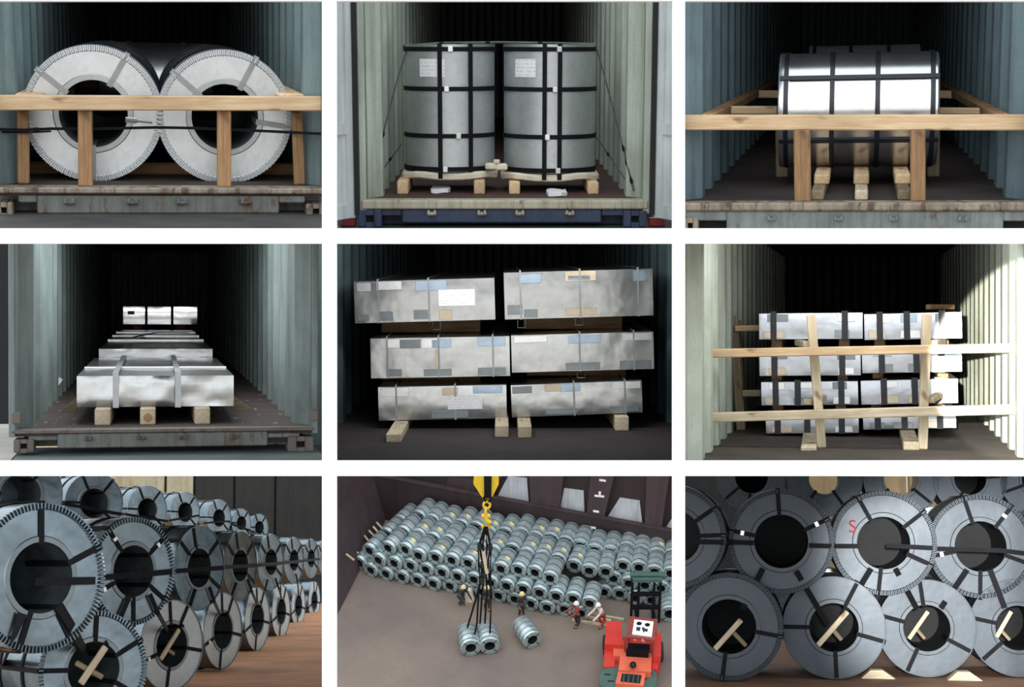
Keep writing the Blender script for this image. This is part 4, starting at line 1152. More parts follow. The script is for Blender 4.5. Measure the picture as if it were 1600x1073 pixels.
vee(2, 3, (327, 917), (335, 940), (344, 960), (0, 0), 'black tie from the third upper coil to the fourth bottom coil')
vee(3, 3, (369, 910), (362, 930), (356, 958), (0, 0), 'black tie from the fourth upper coil to the fourth bottom coil')
vee(3, 4, (387, 905), (394, 925), (402, 945), (0, 0), 'black tie from the fourth upper coil to the fifth bottom coil')
vee(4, 4, (418, 905), (413, 925), (409, 940), (0, 0), 'black tie from the fifth upper coil to the fifth bottom coil', .035)
vee(4, 5, (430, 903), (436, 920), (440, 935), (0, 0), 'black tie from the fifth upper coil to the sixth bottom coil', .035)
vee(5, 6, (462, 896), (465, 910), (467, 928), (0, 0), 'black tie from the sixth upper coil to the seventh bottom coil', .035)
def bore_brace(fn, rc, a, b, c, d, wpx, lb, grp):
    o = thing(B, 'bore_timber', lb, 'timber', fn(rc, *a, .02), None, grp)
    p, q = fn(rc, *a, .02), fn(rc, *b, .02); k = (p - (B.Mi @ Vector((0, 0, 0)))).length / F
    timber(B, o, p, q, wpx * k * .6, wpx * k, WOOD_C, 'brace', up=(0, 0, 1))
    p, q = fn(rc, *c, -.02), fn(rc, *d, -.02)
    timber(B, o, p, q, wpx * k * .6, wpx * k * .8, WOOD_D, 'prop', up=(0, 0, 1))
bore_brace(ring_pt, B7[1], (126, 1068), (165, 1010), (118, 1035), (160, 1058), 10, 'crossed timbers in the bore of the fluted bottom row coil', 'timbers in coil bores')
bore_brace(ring_pt, B7[2], (251, 1030), (280, 983), (258, 1012), (272, 1022), 7, 'crossed timbers in the bore of the third bottom row coil', 'timbers in coil bores')

# ================================================================== place 9: coils face on, sun from one side, red S on one of them
B = Frame((1215, 800), (1336, 905))
FL9 = floor_mat('ochre_brown_floor', srgb(150, 112, 84), srgb(108, 78, 58), srgb(178, 140, 104), .7, 1.2)
WALL9 = paint('tan_plated_wall', srgb(176, 152, 112), srgb(132, 110, 80), srgb(120, 92, 64), .62, .8, .7)
HOLD = paint('shaded_hold_plate', srgb(40, 42, 44), srgb(26, 28, 30), srgb(36, 30, 26), .6, .8, .7)  # shade behind the stack put into a dark plate colour
H9 = -B.P(1215, 1060, 17.0).z
q9 = [B.P(1062, 900, 12.2), B.P(1700, 900, 12.2), B.P(1700, 900, 34), B.P(1062, 900, 34)]
MB().prism([Vector((p.x, p.y, -H9)) for p in q9], (0, 0, -.06)).top(B, 'floor', FL9, (0, 17, -H9), 'ochre brown floor before the face-on coils', 'floor', kind='structure')
w = thing(B, 'wall_back', 'tan plated wall behind the face-on coils', 'wall', (1, 32, -H9), kind='structure')
x9 = B.P(1062, 800, 32).x
for k in range(4): MB().cbox((x9 + k * 2.3, 32, -H9), (x9 + k * 2.3 + 2.26, 32.2, 3.2), .02).part('plate', WALL9 if k else HOLD, w)  # first plate coloured dark in place of shade behind the coils
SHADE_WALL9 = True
def face_coil(cx, cy, Rpx, z, label, group, rr, straps, clips=(), flutes=90, L=1.3, blackout=True, floor=False, yaw=0, strap_w=.045, bore=BORE_BLACK):
    R = Rpx * z / F
    cen = B.P(cx, cy, z)
    if floor: cen.z = -H9 + R + .012
    o = make_coil(B, label, cen, yawm(yaw), R, R * rr, L, STEEL_SHADE, STEEL_SHADE, BLACK, straps, (.35, .8), flutes, strap_w, group, clips, 80, blackout=blackout, bore=bore, collar=STEEL_SHADE)
    return (o, cen, yawm(yaw))
g = 'face-on coils of the middle row'
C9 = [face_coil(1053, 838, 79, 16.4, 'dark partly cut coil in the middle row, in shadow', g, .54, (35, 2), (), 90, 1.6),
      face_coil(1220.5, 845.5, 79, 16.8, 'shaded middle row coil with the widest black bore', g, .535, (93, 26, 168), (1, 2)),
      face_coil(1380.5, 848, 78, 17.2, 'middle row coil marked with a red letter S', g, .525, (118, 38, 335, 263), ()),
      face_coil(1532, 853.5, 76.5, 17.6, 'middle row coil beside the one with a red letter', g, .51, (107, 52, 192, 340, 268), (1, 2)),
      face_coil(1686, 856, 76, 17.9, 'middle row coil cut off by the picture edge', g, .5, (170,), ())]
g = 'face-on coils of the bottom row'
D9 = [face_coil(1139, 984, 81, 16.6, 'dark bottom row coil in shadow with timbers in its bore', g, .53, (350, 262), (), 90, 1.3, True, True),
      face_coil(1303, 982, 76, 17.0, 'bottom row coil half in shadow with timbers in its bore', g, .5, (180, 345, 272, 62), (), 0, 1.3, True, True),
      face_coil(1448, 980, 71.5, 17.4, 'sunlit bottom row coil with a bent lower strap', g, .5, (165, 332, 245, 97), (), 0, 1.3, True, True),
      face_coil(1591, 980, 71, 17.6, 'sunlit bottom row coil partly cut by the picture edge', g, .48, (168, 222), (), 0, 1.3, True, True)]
g = 'face-on coils of the rear top row'
E9 = [face_coil(1174, 745, 52, 24.0, 'dim rear coil above the shaded middle coil', g, .5, (265, 220), (), 0, 1.3, True),
      face_coil(1288, 748, 57, 24.0, 'rear coil with tan wall showing through its bore', g, .42, (235, 305), (), 0, 1.1, False, bore=STEEL_BLUE),
      face_coil(1408, 748, 56, 24.0, 'rear coil above the coil with a red letter', g, .47, (320, 220), (), 0, 1.1, False, bore=STEEL_BLUE),
      face_coil(1516, 748, 54, 24.0, 'rear coil above the coil without a letter', g, .45, (240, 5), (), 0, 1.1, True),
      face_coil(1622, 750, 54, 24.0, 'rear coil at the picture edge', g, .45, (200,), (), 0, 1.1, True)]
for o, cen, rot in E9:                      # rear stack below
    for k in (1, 2):
        make_coil(B, 'shaded coil of the rear stack below the rear top row', Vector((cen.x + (.55 if k == 1 else 0), cen.y + .2, cen.z - .95 * k)), rot, .54, .26, 1.1, STEEL_BLUE, STEEL_BLUE, BLACK, (), (), 0, .04, 'shaded stack below the rear top row', n=40, blackout=True)
# the red letter
tx = bpy.data.curves.new('letter', 'FONT'); tx.body = 'S'; tx.align_x = 'CENTER'; tx.align_y = 'CENTER'; tx.size = 27 * 17.2 / F; tx.extrude = .002
tmp = bpy.data.objects.new('letter', tx); COL.objects.link(tmp)
dg = bpy.context.evaluated_depsgraph_get()
me = bpy.data.meshes.new_from_object(tmp.evaluated_get(dg)); bpy.data.objects.remove(tmp)
me.materials.clear(); me.materials.append(plain('red_marker', srgb(176, 12, 28), .7))
o, cen, rot = C9[2]
pp = B.P(1332, 823, 17.2 - .008)
base = Vector(cen) + Vector((0, 1.3 / 2, -78 * 17.2 / F))
child(me, 'painted_letter', o, Matrix.Translation(pp - base) @ Matrix.Rotation(math.pi / 2, 4, 'X'), 'red letter S')
def lash9(label, pts, w=.05, group='lashings of the face-on coils'):
    P3 = [ring_pt(*p) for p in pts]
    o = thing(B, 'lashing_strap', label, 'strap', P3[0], None, group)
    MB().ribbon(P3, w, .01).part('band', BLACK, o)
lash9('black lashing along the shaded part of the middle row', [(C9[0], 1071, 846), (C9[0], 1130, 847), (C9[1], 1143, 847), (C9[1], 1178, 848)])
lash9('black lashing between the widest bore and the lettered coil', [(C9[1], 1264, 852), (C9[1], 1298, 853), (C9[2], 1304, 853), (C9[2], 1342, 853)])
lash9('black lashing across the lettered coil and its lit neighbour', [(C9[2], 1385, 852), (C9[2], 1456, 856), (C9[3], 1463, 857), (C9[3], 1500, 858), (C9[3], 1565, 860), (C9[3], 1606, 865)])
lash9('black loose end hanging beside the lettered coil', [(C9[2], 1416, 866), (C9[2], 1447, 880)], .035)
def tie(lb, i, a, j, b, w=.06): lash9(lb, [(C9[i], *a), (D9[j], *b)], w)
tie('wide tie from the widest bore to the dark bottom coil', 1, (1192, 888), 0, (1160, 952))
tie('wide tie from the widest bore to the half shaded coil', 1, (1244, 892), 1, (1293, 975))
tie('tie from the lettered coil to the half shaded coil', 2, (1361, 888), 1, (1318, 958))
tie('tie from the lettered coil to the bent-strap coil', 2, (1399, 888), 2, (1432, 950))
tie('tie from the lit middle coil to the bent-strap coil', 3, (1511, 890), 2, (1470, 950))
tie('tie from the lit middle coil to the edge bottom coil', 3, (1547, 890), 3, (1570, 950))
def fp(rc, px, py, proud): return ring_pt(rc, px, py, proud)
bore_brace(fp, D9[0], (1117, 1014), (1158, 968), (1146, 988), (1166, 1009), 8, 'dim crossed timbers in the bore of the dark bottom coil', 'timbers in coil bores')
bore_brace(fp, D9[1], (1278, 1008), (1324, 955), (1300, 982), (1315, 1000), 8, 'bright crossed timbers in the bore of the half shaded coil', 'timbers in coil bores')
bore_brace(fp, D9[2], (1420, 998), (1450, 955), (1430, 980), (1445, 998), 6, 'crossed timbers in the bore of the bent-strap coil', 'timbers in coil bores')
bore_brace(fp, D9[3], (1557, 995), (1580, 955), (1562, 982), (1578, 1000), 6, 'crossed timbers in the bore of the edge bottom coil', 'timbers in coil bores')
for i, (x, lb) in enumerate(((1372, 'pale floor wedge between the half shaded and bent-strap coils'), (1508, 'pale floor wedge between the bent-strap and edge coils'))):
    p = B.P(x, 1048, 17.2); p.z = -H9
    o = thing(B, 'floor_wedge', lb, 'timber', p, None, 'floor wedges')
    MB().prism([p + Vector((-.18, 0, 0)), p + Vector((.18, 0, 0)), p + Vector((.05, 0, .09)), p + Vector((-.08, 0, .09))], (0, .2, 0)).part('wedge', WOOD_C, o)
cut_at_wall(C9[0][0], 1061)

# ================================================================== place 8: a ship's hold seen from above: pile of coils, crane hook, forklift
B0 = Frame((787, 905), (787, 905), 0.0)
EL = math.radians(38)
B = Frame(M=B0.M @ Matrix.Translation(B0.P(787, 905, 88.9)) @ Matrix.Rotation(EL, 4, 'X'))
def Z8(zx, zy): return (515 + zx * .3406, 735 + zy * .3406)      # position read on the enlarged picture of this place
def GZ(zx, zy, h=0.0): return B.G(*Z8(zx, zy), h)
AL = math.radians(18)
e1 = Vector((math.cos(AL), -math.sin(AL), 0)); e2 = Vector((math.sin(AL), math.cos(AL), 0)); UP = Vector((0, 0, 1))
FL8 = floor_mat('oil_stained_hold_floor', srgb(138, 122, 108), srgb(108, 98, 95), srgb(148, 120, 88), .7, .16)
PLATE8 = paint('plum_brown_plate', srgb(70, 54, 58), srgb(52, 40, 44), srgb(50, 36, 34), .6, .25, .7)
PLATE8D = paint('dark_brown_plate', srgb(52, 38, 40), srgb(38, 28, 30), srgb(36, 26, 24), .6, .25, .7)
PALE8 = paint('pale_grey_plate', srgb(196, 200, 206), srgb(160, 164, 172), srgb(140, 120, 110), .7, .5, .6)
COIL8 = steel('far_coil_steel', (.66, .78, .80), .33, .3, 9, .04, 1.0, .65)
COIL8B = steel('far_coil_end_steel', (.44, .54, .55), .45, .3, 9, .05, 1.0, .6)
YEL = plain('crane_yellow', srgb(236, 196, 40), .45, 0, .15)
YELP = plain('pale_yellow_tag', srgb(226, 214, 150), .7, 0, .2)
def quad_px(pts, h): return [GZ(x, y, h) for x, y in pts]
poly = [GZ(-60, 760), GZ(0, 640), GZ(200, 215), GZ(1700, 515), GZ(1760, 1100), GZ(-60, 1100)]
MB().prism(poly, (0, 0, -.3)).top(B, 'floor', FL8, GZ(700, 800), 'oil stained floor of the ship hold', 'floor', kind='structure')
def ray_plane(zx, zy, p0, n):
    px, py = Z8(zx, zy); o = B.Mi @ Vector((0, 0, 0)); l = B.ray(px, py)
    return o + l * ((p0 - o).dot(n) / l.dot(n))
Cn = GZ(250, 225)
wb = thing(B, 'wall_back', 'dark brown hold wall with pale plates between deep ribs', 'wall', Cn, kind='structure')
a = Cn; b = Cn + e1 * 24; hb = 3.1
a_ = a - e1 * 4
MB().prism([a_, b, b + UP * hb, a_ + UP * hb], e2 * .15).part('lower_plate', PLATE8D, wb)
MB().prism([a + UP * hb - e2 * .06, b + UP * hb - e2 * .06, b + UP * (hb + .06) - e2 * .06, a + UP * (hb + .06) - e2 * .06], e2 * .25).part('ledge', PLATE8, wb)
p0 = a + e2 * .5; n = e2
lo = [a - e1 * 9, b]
MB().prism([lo[0] + e2 * .5 + UP * 2, lo[1] + e2 * .5 + UP * 2, lo[1] + e2 * .5 + UP * 13, lo[0] + e2 * .5 + UP * 13], e2 * .2).part('upper_plate', PLATE8D, wb)
MB().prism([a + UP * hb, b + UP * hb, b + UP * (hb - .1) + e2 * .5, a + UP * (hb - .1) + e2 * .5], UP * -.05).part('shelf_plate', PLATE8, wb)
for tz in (((545, 30), (670, 45), (672, 115), (522, 88)), ((818, 28), (905, 36), (915, 165), (762, 132)), ((1075, 82), (1165, 94), (1170, 212), (1055, 188)), ((1330, 126), (1422, 140), (1437, 264), (1262, 234)), ((1566, 225), (1640, 240), (1640, 310), (1530, 282))):
    MB().prism([ray_plane(x, y, p0 - e2 * .08, n) for x, y in tz], e2 * .08).part('pale_plate', PALE8 if tz[0][0] > 600 else PLATE8, wb)
for rz in (((680, 0), (800, 0), (745, 128), (690, 112)), ((915, 0), (1075, 0), (1050, 186), (922, 166)), ((1200, 0), (1310, 0), (1255, 230), (1178, 212)), ((1455, 0), (1560, 0), (1520, 280), (1445, 264))):
    q = [ray_plane(x, y, p0 - e2 * .42, n) for x, y in rz]
    MB().prism(q, e2 * .42).part('rib', PLATE8, wb)
for (x, y, w_) in ((1252, 45, 30), (1237, 117, 44), (1222, 187, 26)):
    q = [ray_plane(x + dx, y + dy, p0 - e2 * .46, n) for dx, dy in ((-w_ / 2, -5), (w_ / 2, -1), (w_ / 2, 7), (-w_ / 2, 3))]
    MB().prism(q, e2 * .04).part('rung_mark', PAPER_W, wb)
q = [ray_plane(1239 + dx, 105 + dy, p0 - e2 * .46, n) for dx, dy in ((-5, -8), (5, -8), (5, 12), (-5, 12))]
MB().prism(q, e2 * .04).part('rung_mark', PAPER_W, wb)
for (x, y, w_) in ((1206, 262, 30), (1186, 342, 26)):
    q = [ray_plane(x + dx, y + dy, a - e2 * .05, n) for dx, dy in ((-w_ / 2, -5), (w_ / 2, -1), (w_ / 2, 7), (-w_ / 2, 3))]
    MB().prism(q, e2 * .05).part('rung_mark', PAPER_W, wb)
# sloping side plate
A0 = GZ(10, 712); T1 = GZ(60, -60, 5.0); T0 = GZ(-420, 420, 5.0)
MB().prism([A0, GZ(44, 645), Cn + e1 * .1, Cn + e2 * .6 + UP * 3 - e1 * .6, T1, T0], (-.2, -.1, .02)).top(B, 'wall_left', PLATE8, A0, 'plum brown sloping side plate of the ship hold', 'wall', kind='structure')

# ---- coils of the pile: one built, the rest copied
R8, L8 = .46, 1.5
def small_coil(R, L, nstrap, tagm):
    root = thing(B, 'steel_coil', 'x', 'steel coil', (0, 0, -50))
    INV[root.name] = Matrix.Translation((0, 0, R))            # axis y, front face at y = 0, foot at z = 0
    MB().lathe([(R * .5, L), (R - .02, L), (R, L - .03), (R, .03), (R - .02, 0)], 28).part('outer_wrap', COIL8, root)
    MB().lathe([(R - .02, 0), (R * .54, 0), (R * .52, .03)], 28).part('end_disc', COIL8B, root)
    MB().lathe([(R * .52, .03), (R * .52, L), (R * .48, L), (R * .48, .03)], 28, closed=True).part('bore_sleeve', BORE_BLACK, root)
    MB().lathe([(.01, L * .6), (R * .49, L * .6), (R * .49, L * .62), (.01, L * .62)], 20).part('bore_shade_disc', DARK, root)  # added dark disc standing for the shade inside the bore
    for k in range(nstrap):
        y = L * (k + .5) / nstrap
        MB().lathe([(R, y - .035), (R + .012, y - .035), (R + .012, y + .035), (R, y + .035)], 28).part('hoop_strap', GREYSTRAP if nstrap > 3 else FOIL_DARK, root)
    for k in range(4):
        an = math.radians(45 + 90 * k)
        MB().ribbon([Vector((math.cos(an) * R * .5, -.012, math.sin(an) * R * .5)), Vector((math.cos(an) * R, -.012, math.sin(an) * R))], .035, .012).part('radial_strap', BLACK, root)
    if tagm:
        an = math.radians(62)
        MB().box((-.13, L * .32, -.01), (.13, L * .32 + .22, .012), Matrix.Rotation(math.radians(28), 4, 'Y') @ Matrix.Translation((0, 0, R + .01))).part('paper_tag', YELP, root, label='pale yellow paper tag')
    return root
base_a = small_coil(R8, L8, 3, False); base_b = small_coil(R8, L8, 3, True)
used = set()
ORD = ['first', 'second', 'third', 'fourth', 'fifth', 'sixth', 'seventh', 'eighth', 'ninth', 'tenth', 'eleventh', 'twelfth', 'thirteenth', 'fourteenth', 'fifteenth', 'sixteenth', 'seventeenth', 'eighteenth', 'nineteenth', 'twentieth', 'twenty-first']
def put_coil(front_foot, yaw, label, group, src=None):
    s = src or random.choice((base_a, base_a, base_b))
    M = B.M @ Matrix.Translation(front_foot) @ Matrix.Rotation(-math.radians(yaw), 4, 'Z')
    if s.name not in used: o = s; o.matrix_world = M; used.add(s.name)
    else: o = copy_thing(s, M)
    o['label'] = label; o['group'] = group
    return o
random.seed(88)
O8 = B.G(578, 892, R8); O8.z = 0
SP = .96; LH = .80
def yaw_col(i): return 28 - i * 1.15
def axis(yaw): return Vector((math.sin(math.radians(yaw)), math.cos(math.radians(yaw)), 0))
gp = 'coils of the pile in the ship hold'
for i in range(-1, 20):
    back = 2.3 if i >= 14 else (.5 if i == -1 else 0.0)
    f = O8 + e1 * (i * SP) + axis(yaw_col(i)) * (back + random.uniform(-.12, .12))
    if i < 19: put_coil(f, yaw_col(i), '%s coil from the pole end in the lowest tier of the pile front' % ORD[i + 1], gp)
    if 0 <= i < 19:
        f1 = O8 + e1 * ((i + .5) * SP) + axis(yaw_col(i)) * (back + .15 + random.uniform(-.12, .15)) + UP * LH
        put_coil(f1, yaw_col(i), '%s coil from the pole end in the second tier of the pile front' % ORD[i], gp)
    if i == -1: rows = (0, 1, 2)
    elif i in (11, 12, 13): rows = (1, 2)
    elif i >= 14: rows = (0, 1)
    else: rows = (0, 1, 2)
    hh = 2 * LH if i >= 0 else LH
    for r in rows:
        yw = yaw_col(i) + random.uniform(-2.5, 2.5)
        f2 = O8 + e1 * ((i + (1.0 if i >= 0 else .5)) * SP) + axis(yaw_col(i)) * (back + .35 + r * 1.62 + random.uniform(-.15, .15) + (0.25 if i > 6 else 0)) + UP * (hh - (.25 if i in (11, 12, 13) and r == 1 else 0))
        put_coil(f2, yw, '%s coil from the pole end in the %s row on top of the pile' % (ORD[i + 1], ('front', 'middle', 'back')[r]), gp)
base_c = small_coil(.55, 1.5, 4, False)
def ground_coil(zf_, yaw, label, group, tagm=False):
    p = GZ(*zf_, .55); p.z = 0
    return put_coil(p, yaw, label, group, base_c)
ground_coil((648, 815), -9, 'slung coil under the hook, nearer the pole end', 'coils set down on the hold floor')
ground_coil((735, 806), -7, 'slung coil under the hook, nearer the forklift', 'coils set down on the hold floor')
ground_coil((932, 778), -24, 'lone coil lying apart on the hold floor', 'coils set down on the hold floor')
ground_coil((1560, 660), 4, 'lone coil standing beyond the forklift', 'coils set down on the hold floor')
for i, (x0, y0, x1, y1) in enumerate(((62, 382, 100, 410), (84, 345, 122, 372), (143, 284, 172, 314), (170, 268, 205, 300), (190, 250, 220, 280), (206, 231, 240, 264), (66, 376, 104, 404))):
    p = GZ(x0 + 10, y0 + 7, .9 + .12 * i); q = GZ(x1, y1, .9 + .12 * i); q = q + (q - p) * .3
    o = thing(B, 'timber_pole', '%s pale pole sticking out of the pile end, counted upwards' % ORD[(1, 2, 3, 4, 5, 6, 0)[i]], 'pole', p, None, 'poles at the pile end')
    timber(B, o, p, q, .09, .09, WOOD_C, 'pole')
# ---- battens on the floor
for i, (x0, y0, x1, y1) in enumerate(((1112, 684, 1285, 712), (1165, 652, 1350, 684), (1150, 640, 1240, 655), (1170, 668, 1290, 690))):
    p = GZ(x0, y0, .07); q = GZ(x1, y1, .07)
    o = thing(B, 'floor_batten', 'pale batten by the two helmeted workers, %s from the open floor' % ORD[(0, 2, 3, 1)[i]], 'timber', GZ((x0 + x1) / 2, (y0 + y1) / 2), None, 'battens on the hold floor')
    timber(B, o, p, q, .14, .14, WOOD_C, 'batten')

# ---- crane hook and slings
hp = GZ(700, 800)
def HP(zx, zy, dy=0.0): return B.P(*Z8(zx, zy), hp.y + dy)
hk = thing(B, 'crane_hook', 'yellow crane hook block with chain and hook above the hold', 'crane hook', HP(715, 265))
MB().prism([HP(672, -20), HP(773, -20), HP(776, 62), HP(742, 130), HP(704, 130), HP(660, 62)], (0, .5, 0)).part('block_cheek', YEL, hk)
MB().prism([HP(708, -20, -.12), HP(744, -20, -.12), HP(742, 128, -.12), HP(709, 128, -.12)], (0, .74, 0)).part('sheave_cover', BLACK, hk)
MB().tube([HP(706, 120), HP(716, 142), HP(734, 142), HP(742, 120)], .06, 8).part('bail', BLACK, hk)
k8 = hp.length
def torus(c, ra, rb, ax, mat, name, par):
    m = MB(); vs = []; fs = []; n, k = 20, 8
    for i in range(n):
        t = 2 * math.pi * i / n
        for j in range(k):
            u = 2 * math.pi * j / k; r = ra + rb * math.cos(u)
            if ax == 'y': vs.append(c + Vector((r * math.cos(t), rb * math.sin(u), r * math.sin(t) * 1.25)))
            else: vs.append(c + Vector((rb * math.sin(u), r * math.cos(t), r * math.sin(t) * 1.25)))
    for i in range(n):
        for j in range(k):
            fs.append((i * k + j, ((i + 1) % n) * k + j, ((i + 1) % n) * k + (j + 1) % k, i * k + (j + 1) % k))
    m.add(vs, fs).part(name, mat, par)
torus(HP(721, 158), .17, .06, 'y', YEL, 'chain_link', hk); torus(HP(716, 184), .15, .06, 'x', YEL, 'chain_link', hk)
MB().tube([HP(698, 208), HP(716, 204), HP(736, 208)], .10, 10).part('swivel', YEL, hk)
MB().tube([HP(718, 200), HP(719, 225), HP(732, 236), HP(731, 254), HP(717, 264), HP(704, 258), HP(700, 246)], [.10, .12, .13, .14, .13, .10, .05], 10).part('hook', YEL, hk)
sl = thing(B, 'sling_set', 'black lifting slings hanging from the yellow hook to two coils', 'sling', HP(715, 262))
for pts in (((714, 258), (688, 345), (703, 430), (683, 560), (676, 700), (655, 800)), ((718, 258), (738, 350), (724, 430), (742, 560), (738, 690), (733, 800)), ((716, 258), (702, 340), (712, 440), (700, 560), (690, 700)), ((716, 258), (722, 345), (716, 440), (722, 560), (712, 700)), ((712, 258), (682, 352), (684, 430), (690, 520), (650, 660), (632, 720)), ((722, 258), (740, 360), (738, 470), (740, 560))):
    MB().tube([HP(x, y, -.3) for x, y in pts], .055, 6).part('sling_leg', BLACK, sl)
for (x, y) in ((688, 348), (737, 352), (704, 430), (724, 432), (712, 470), (700, 500)):
    MB().tube([HP(x, y - 12, -.35), HP(x, y + 12, -.35)], .12, 8).part('sling_sleeve', RUBBER, sl)
MB().tube([HP(706, 372, -.4), HP(716, 440, -.4), HP(722, 470, -.4)], .10, 8).part('wooden_spreader', WOOD_C, sl)

# ---- people
SKIN = plain('skin', srgb(150, 104, 80), .6)
def skin_mesh(name, joints, edges, mat, par, root=0, sub=1):
    me = bpy.data.meshes.new(name)
    me.from_pydata([j[0] for j in joints], edges, [])
    o = bpy.data.objects.new(name, me); COL.objects.link(o); o.parent = par
    sk = o.modifiers.new('skin', 'SKIN'); sk.use_smooth_shade = True
    for i, j in enumerate(joints):
        v = me.skin_vertices[0].data[i]; v.radius = (j[1], j[1] * (j[2] if len(j) > 2 else 1)); v.use_root = (i == root)
    ss = o.modifiers.new('sub', 'SUBSURF'); ss.levels = sub; ss.render_levels = sub
    me.materials.append(mat)
    return o
def person(foot, yaw, label, top_m, leg_m, helmet_m, stride=.12, lean=0.0, arms=((.25, .35), (.25, .35)), crouch=0.0):
    """stands with feet at `foot`; faces local -y turned by yaw; arms: (forward reach, drop) for each hand"""
    root = thing(B, 'person', label, 'person', foot, Matrix.Rotation(math.radians(yaw), 3, 'Z'))
    hz = .92 - crouch
    hip = Vector((0, 0, hz)); ch = hip + Vector((0, -lean * .5, .42)); nk = hip + Vector((0, -lean * .62, .56)); hd = nk + Vector((0, -.03 - lean * .1, .10)); ht = hd + Vector((0, -.01, .12))
    J = [(hip, .13, .85), (ch, .15, .75), (nk, .06), (hd, .085), (ht, .075)]; E = [(0, 1), (1, 2), (2, 3), (3, 4)]
    for s, st in ((-1, stride), (1, -stride)):
        b = len(J)
        J += [(hip + Vector((s * .10, 0, -.06)), .09), (Vector((s * .11, -st * .6 - crouch * .7, hz * .53)), .065), (Vector((s * .11, st * .5, .09)), .045), (Vector((s * .12, st * .5 - .16, .04)), .04)]
        E += [(0, b), (b, b + 1), (b + 1, b + 2), (b + 2, b + 3)]
    for s, (fw, dr) in ((-1, arms[0]), (1, arms[1])):
        b = len(J)
        sh = ch + Vector((s * .20, 0, .06)); el = sh + Vector((s * .05, -fw * .35, -.26)); wr = el + Vector((-s * .02, -fw * .8, -dr * .55))
        d = (wr - el).normalized()
        J += [(sh, .062), (el, .047), (wr, .034), (wr + d * .07, .036)]
        E += [(1, b), (b, b + 1), (b + 1, b + 2), (b + 2, b + 3)]
        for k in range(4):
            J += [(wr + d * (.13 + .015 * (k in (1, 2))) + Vector((.02 * (k - 1.5), 0, -.01)), .009)]; E += [(b + 3, len(J) - 1)]
        J += [(wr + d * .08 + Vector((-s * .05, -.01, 0)), .010)]; E += [(b + 3, len(J) - 1)]
    skin_mesh('body', J, E, SKIN, root)
    tj = [(hip + Vector((0, 0, -.02)), .155, .85), (ch, .175, .8), (nk + Vector((0, 0, -.05)), .08)]; te = [(0, 1), (1, 2)]
    for s, (fw, dr) in ((-1, arms[0]), (1, arms[1])):
        b = len(tj); sh = ch + Vector((s * .20, 0, .06)); el = sh + Vector((s * .05, -fw * .35, -.26)); wr = el + Vector((-s * .02, -fw * .8, -dr * .55))
        tj += [(sh, .082), (el, .064), (wr.lerp(el, .12), .052)]; te += [(1, b), (b, b + 1), (b + 1, b + 2)]
    skin_mesh('jacket', tj, te, top_m, root)
    lj = [(hip, .155, .85)]; le = []
    for s, st in ((-1, stride), (1, -stride)):
        b = len(lj); lj += [(hip + Vector((s * .10, 0, -.08)), .11), (Vector((s * .11, -st * .6 - crouch * .7, hz * .53)), .085), (Vector((s * .11, st * .5, .14)), .07)]; le += [(0, b), (b, b + 1), (b + 1, b + 2)]
    skin_mesh('trousers', lj, le, leg_m, root)
    for s, st in ((-1, stride), (1, -stride)):
        skin_mesh('boot', [(Vector((s * .11, st * .5, .10)), .058), (Vector((s * .11, st * .5 + .02, .05)), .05), (Vector((s * .12, st * .5 - .18, .045)), .045)], [(0, 1), (1, 2)], RUBBER, root)
    m = MB(); Mh = Matrix.Translation(hd + Vector((0, 0, .05))) @ Matrix.Rotation(math.pi / 2, 4, 'X')
    INV[root.name] = Matrix.Identity(4)
    m.lathe([(.155, -.0), (.125, .012), (.125, .05), (.105, .11), (.06, .145), (.002, .155)], 20, Mh); m.part('helmet', helmet_m, root)
    f = hd + Vector((0, -.085, .03))
    for s in (-1, 1):
        MB().tube([f + Vector((s * .032, .012, .0)), f + Vector((s * .032, -.004, 0))], [.012, .006], 6).part('eye', BLACK, root)
    MB().tube([f + Vector((0, .01, -.005)), f + Vector((0, -.025, -.035))], [.010, .014], 6).part('nose', SKIN, root)
    MB().tube([f + Vector((-.025, .012, -.065)), f + Vector((.025, .012, -.065))], .007, 6).part('mouth', plain('lip', srgb(110, 60, 52), .6), root)
    return root
VEST = plain('rust_red_vest', srgb(150, 62, 44), .8); DKT = plain('dark_trousers', srgb(54, 40, 42), .8); WHT = plain('white_jacket', srgb(222, 206, 196), .8); REDT = plain('red_trousers', srgb(176, 52, 48), .8)
HELM = plain('white_helmet', srgb(240, 238, 232), .35, 0, .05); GRY = plain('charcoal_overall', srgb(46, 50, 54), .8); HELY = plain('cream_helmet', srgb(232, 214, 150), .4, 0, .05)
person(GZ(1136, 716), -75, 'worker in white helmet, rust red vest and dark trousers carrying battens', VEST, DKT, HELM, .14, .08, ((.5, .2), (.45, .3)))
person(GZ(1248, 716), -60, 'worker in white helmet, white jacket and red trousers bending forward', WHT, REDT, HELM, .22, .35, ((.6, .5), (.55, .6)))
person(GZ(880, 670), 20, 'worker in charcoal overall and cream helmet near the lone coil', GRY, GRY, HELY, .10, .05)
person(GZ(722, 640), 10, 'worker in charcoal overall standing behind the hanging slings', GRY, GRY, HELY, .08, .05)
person(GZ(603, 612), 40, 'worker in charcoal overall crouching at the pile foot by a cream sack', GRY, GRY, HELY, .12, .3, ((.5, .5), (.5, .5)), .3)
m = MB(); c8 = GZ(638, 606)
m.prism([c8 + Vector((-.3, 0, 0)), c8 + Vector((.35, 0, 0)), c8 + Vector((.15, .1, .7)), c8 + Vector((-.02, .1, .75))], (0, .35, 0)).top(B, 'cream_sack', CREAM, c8, 'cream sack standing at the foot of the coil pile', 'sack')

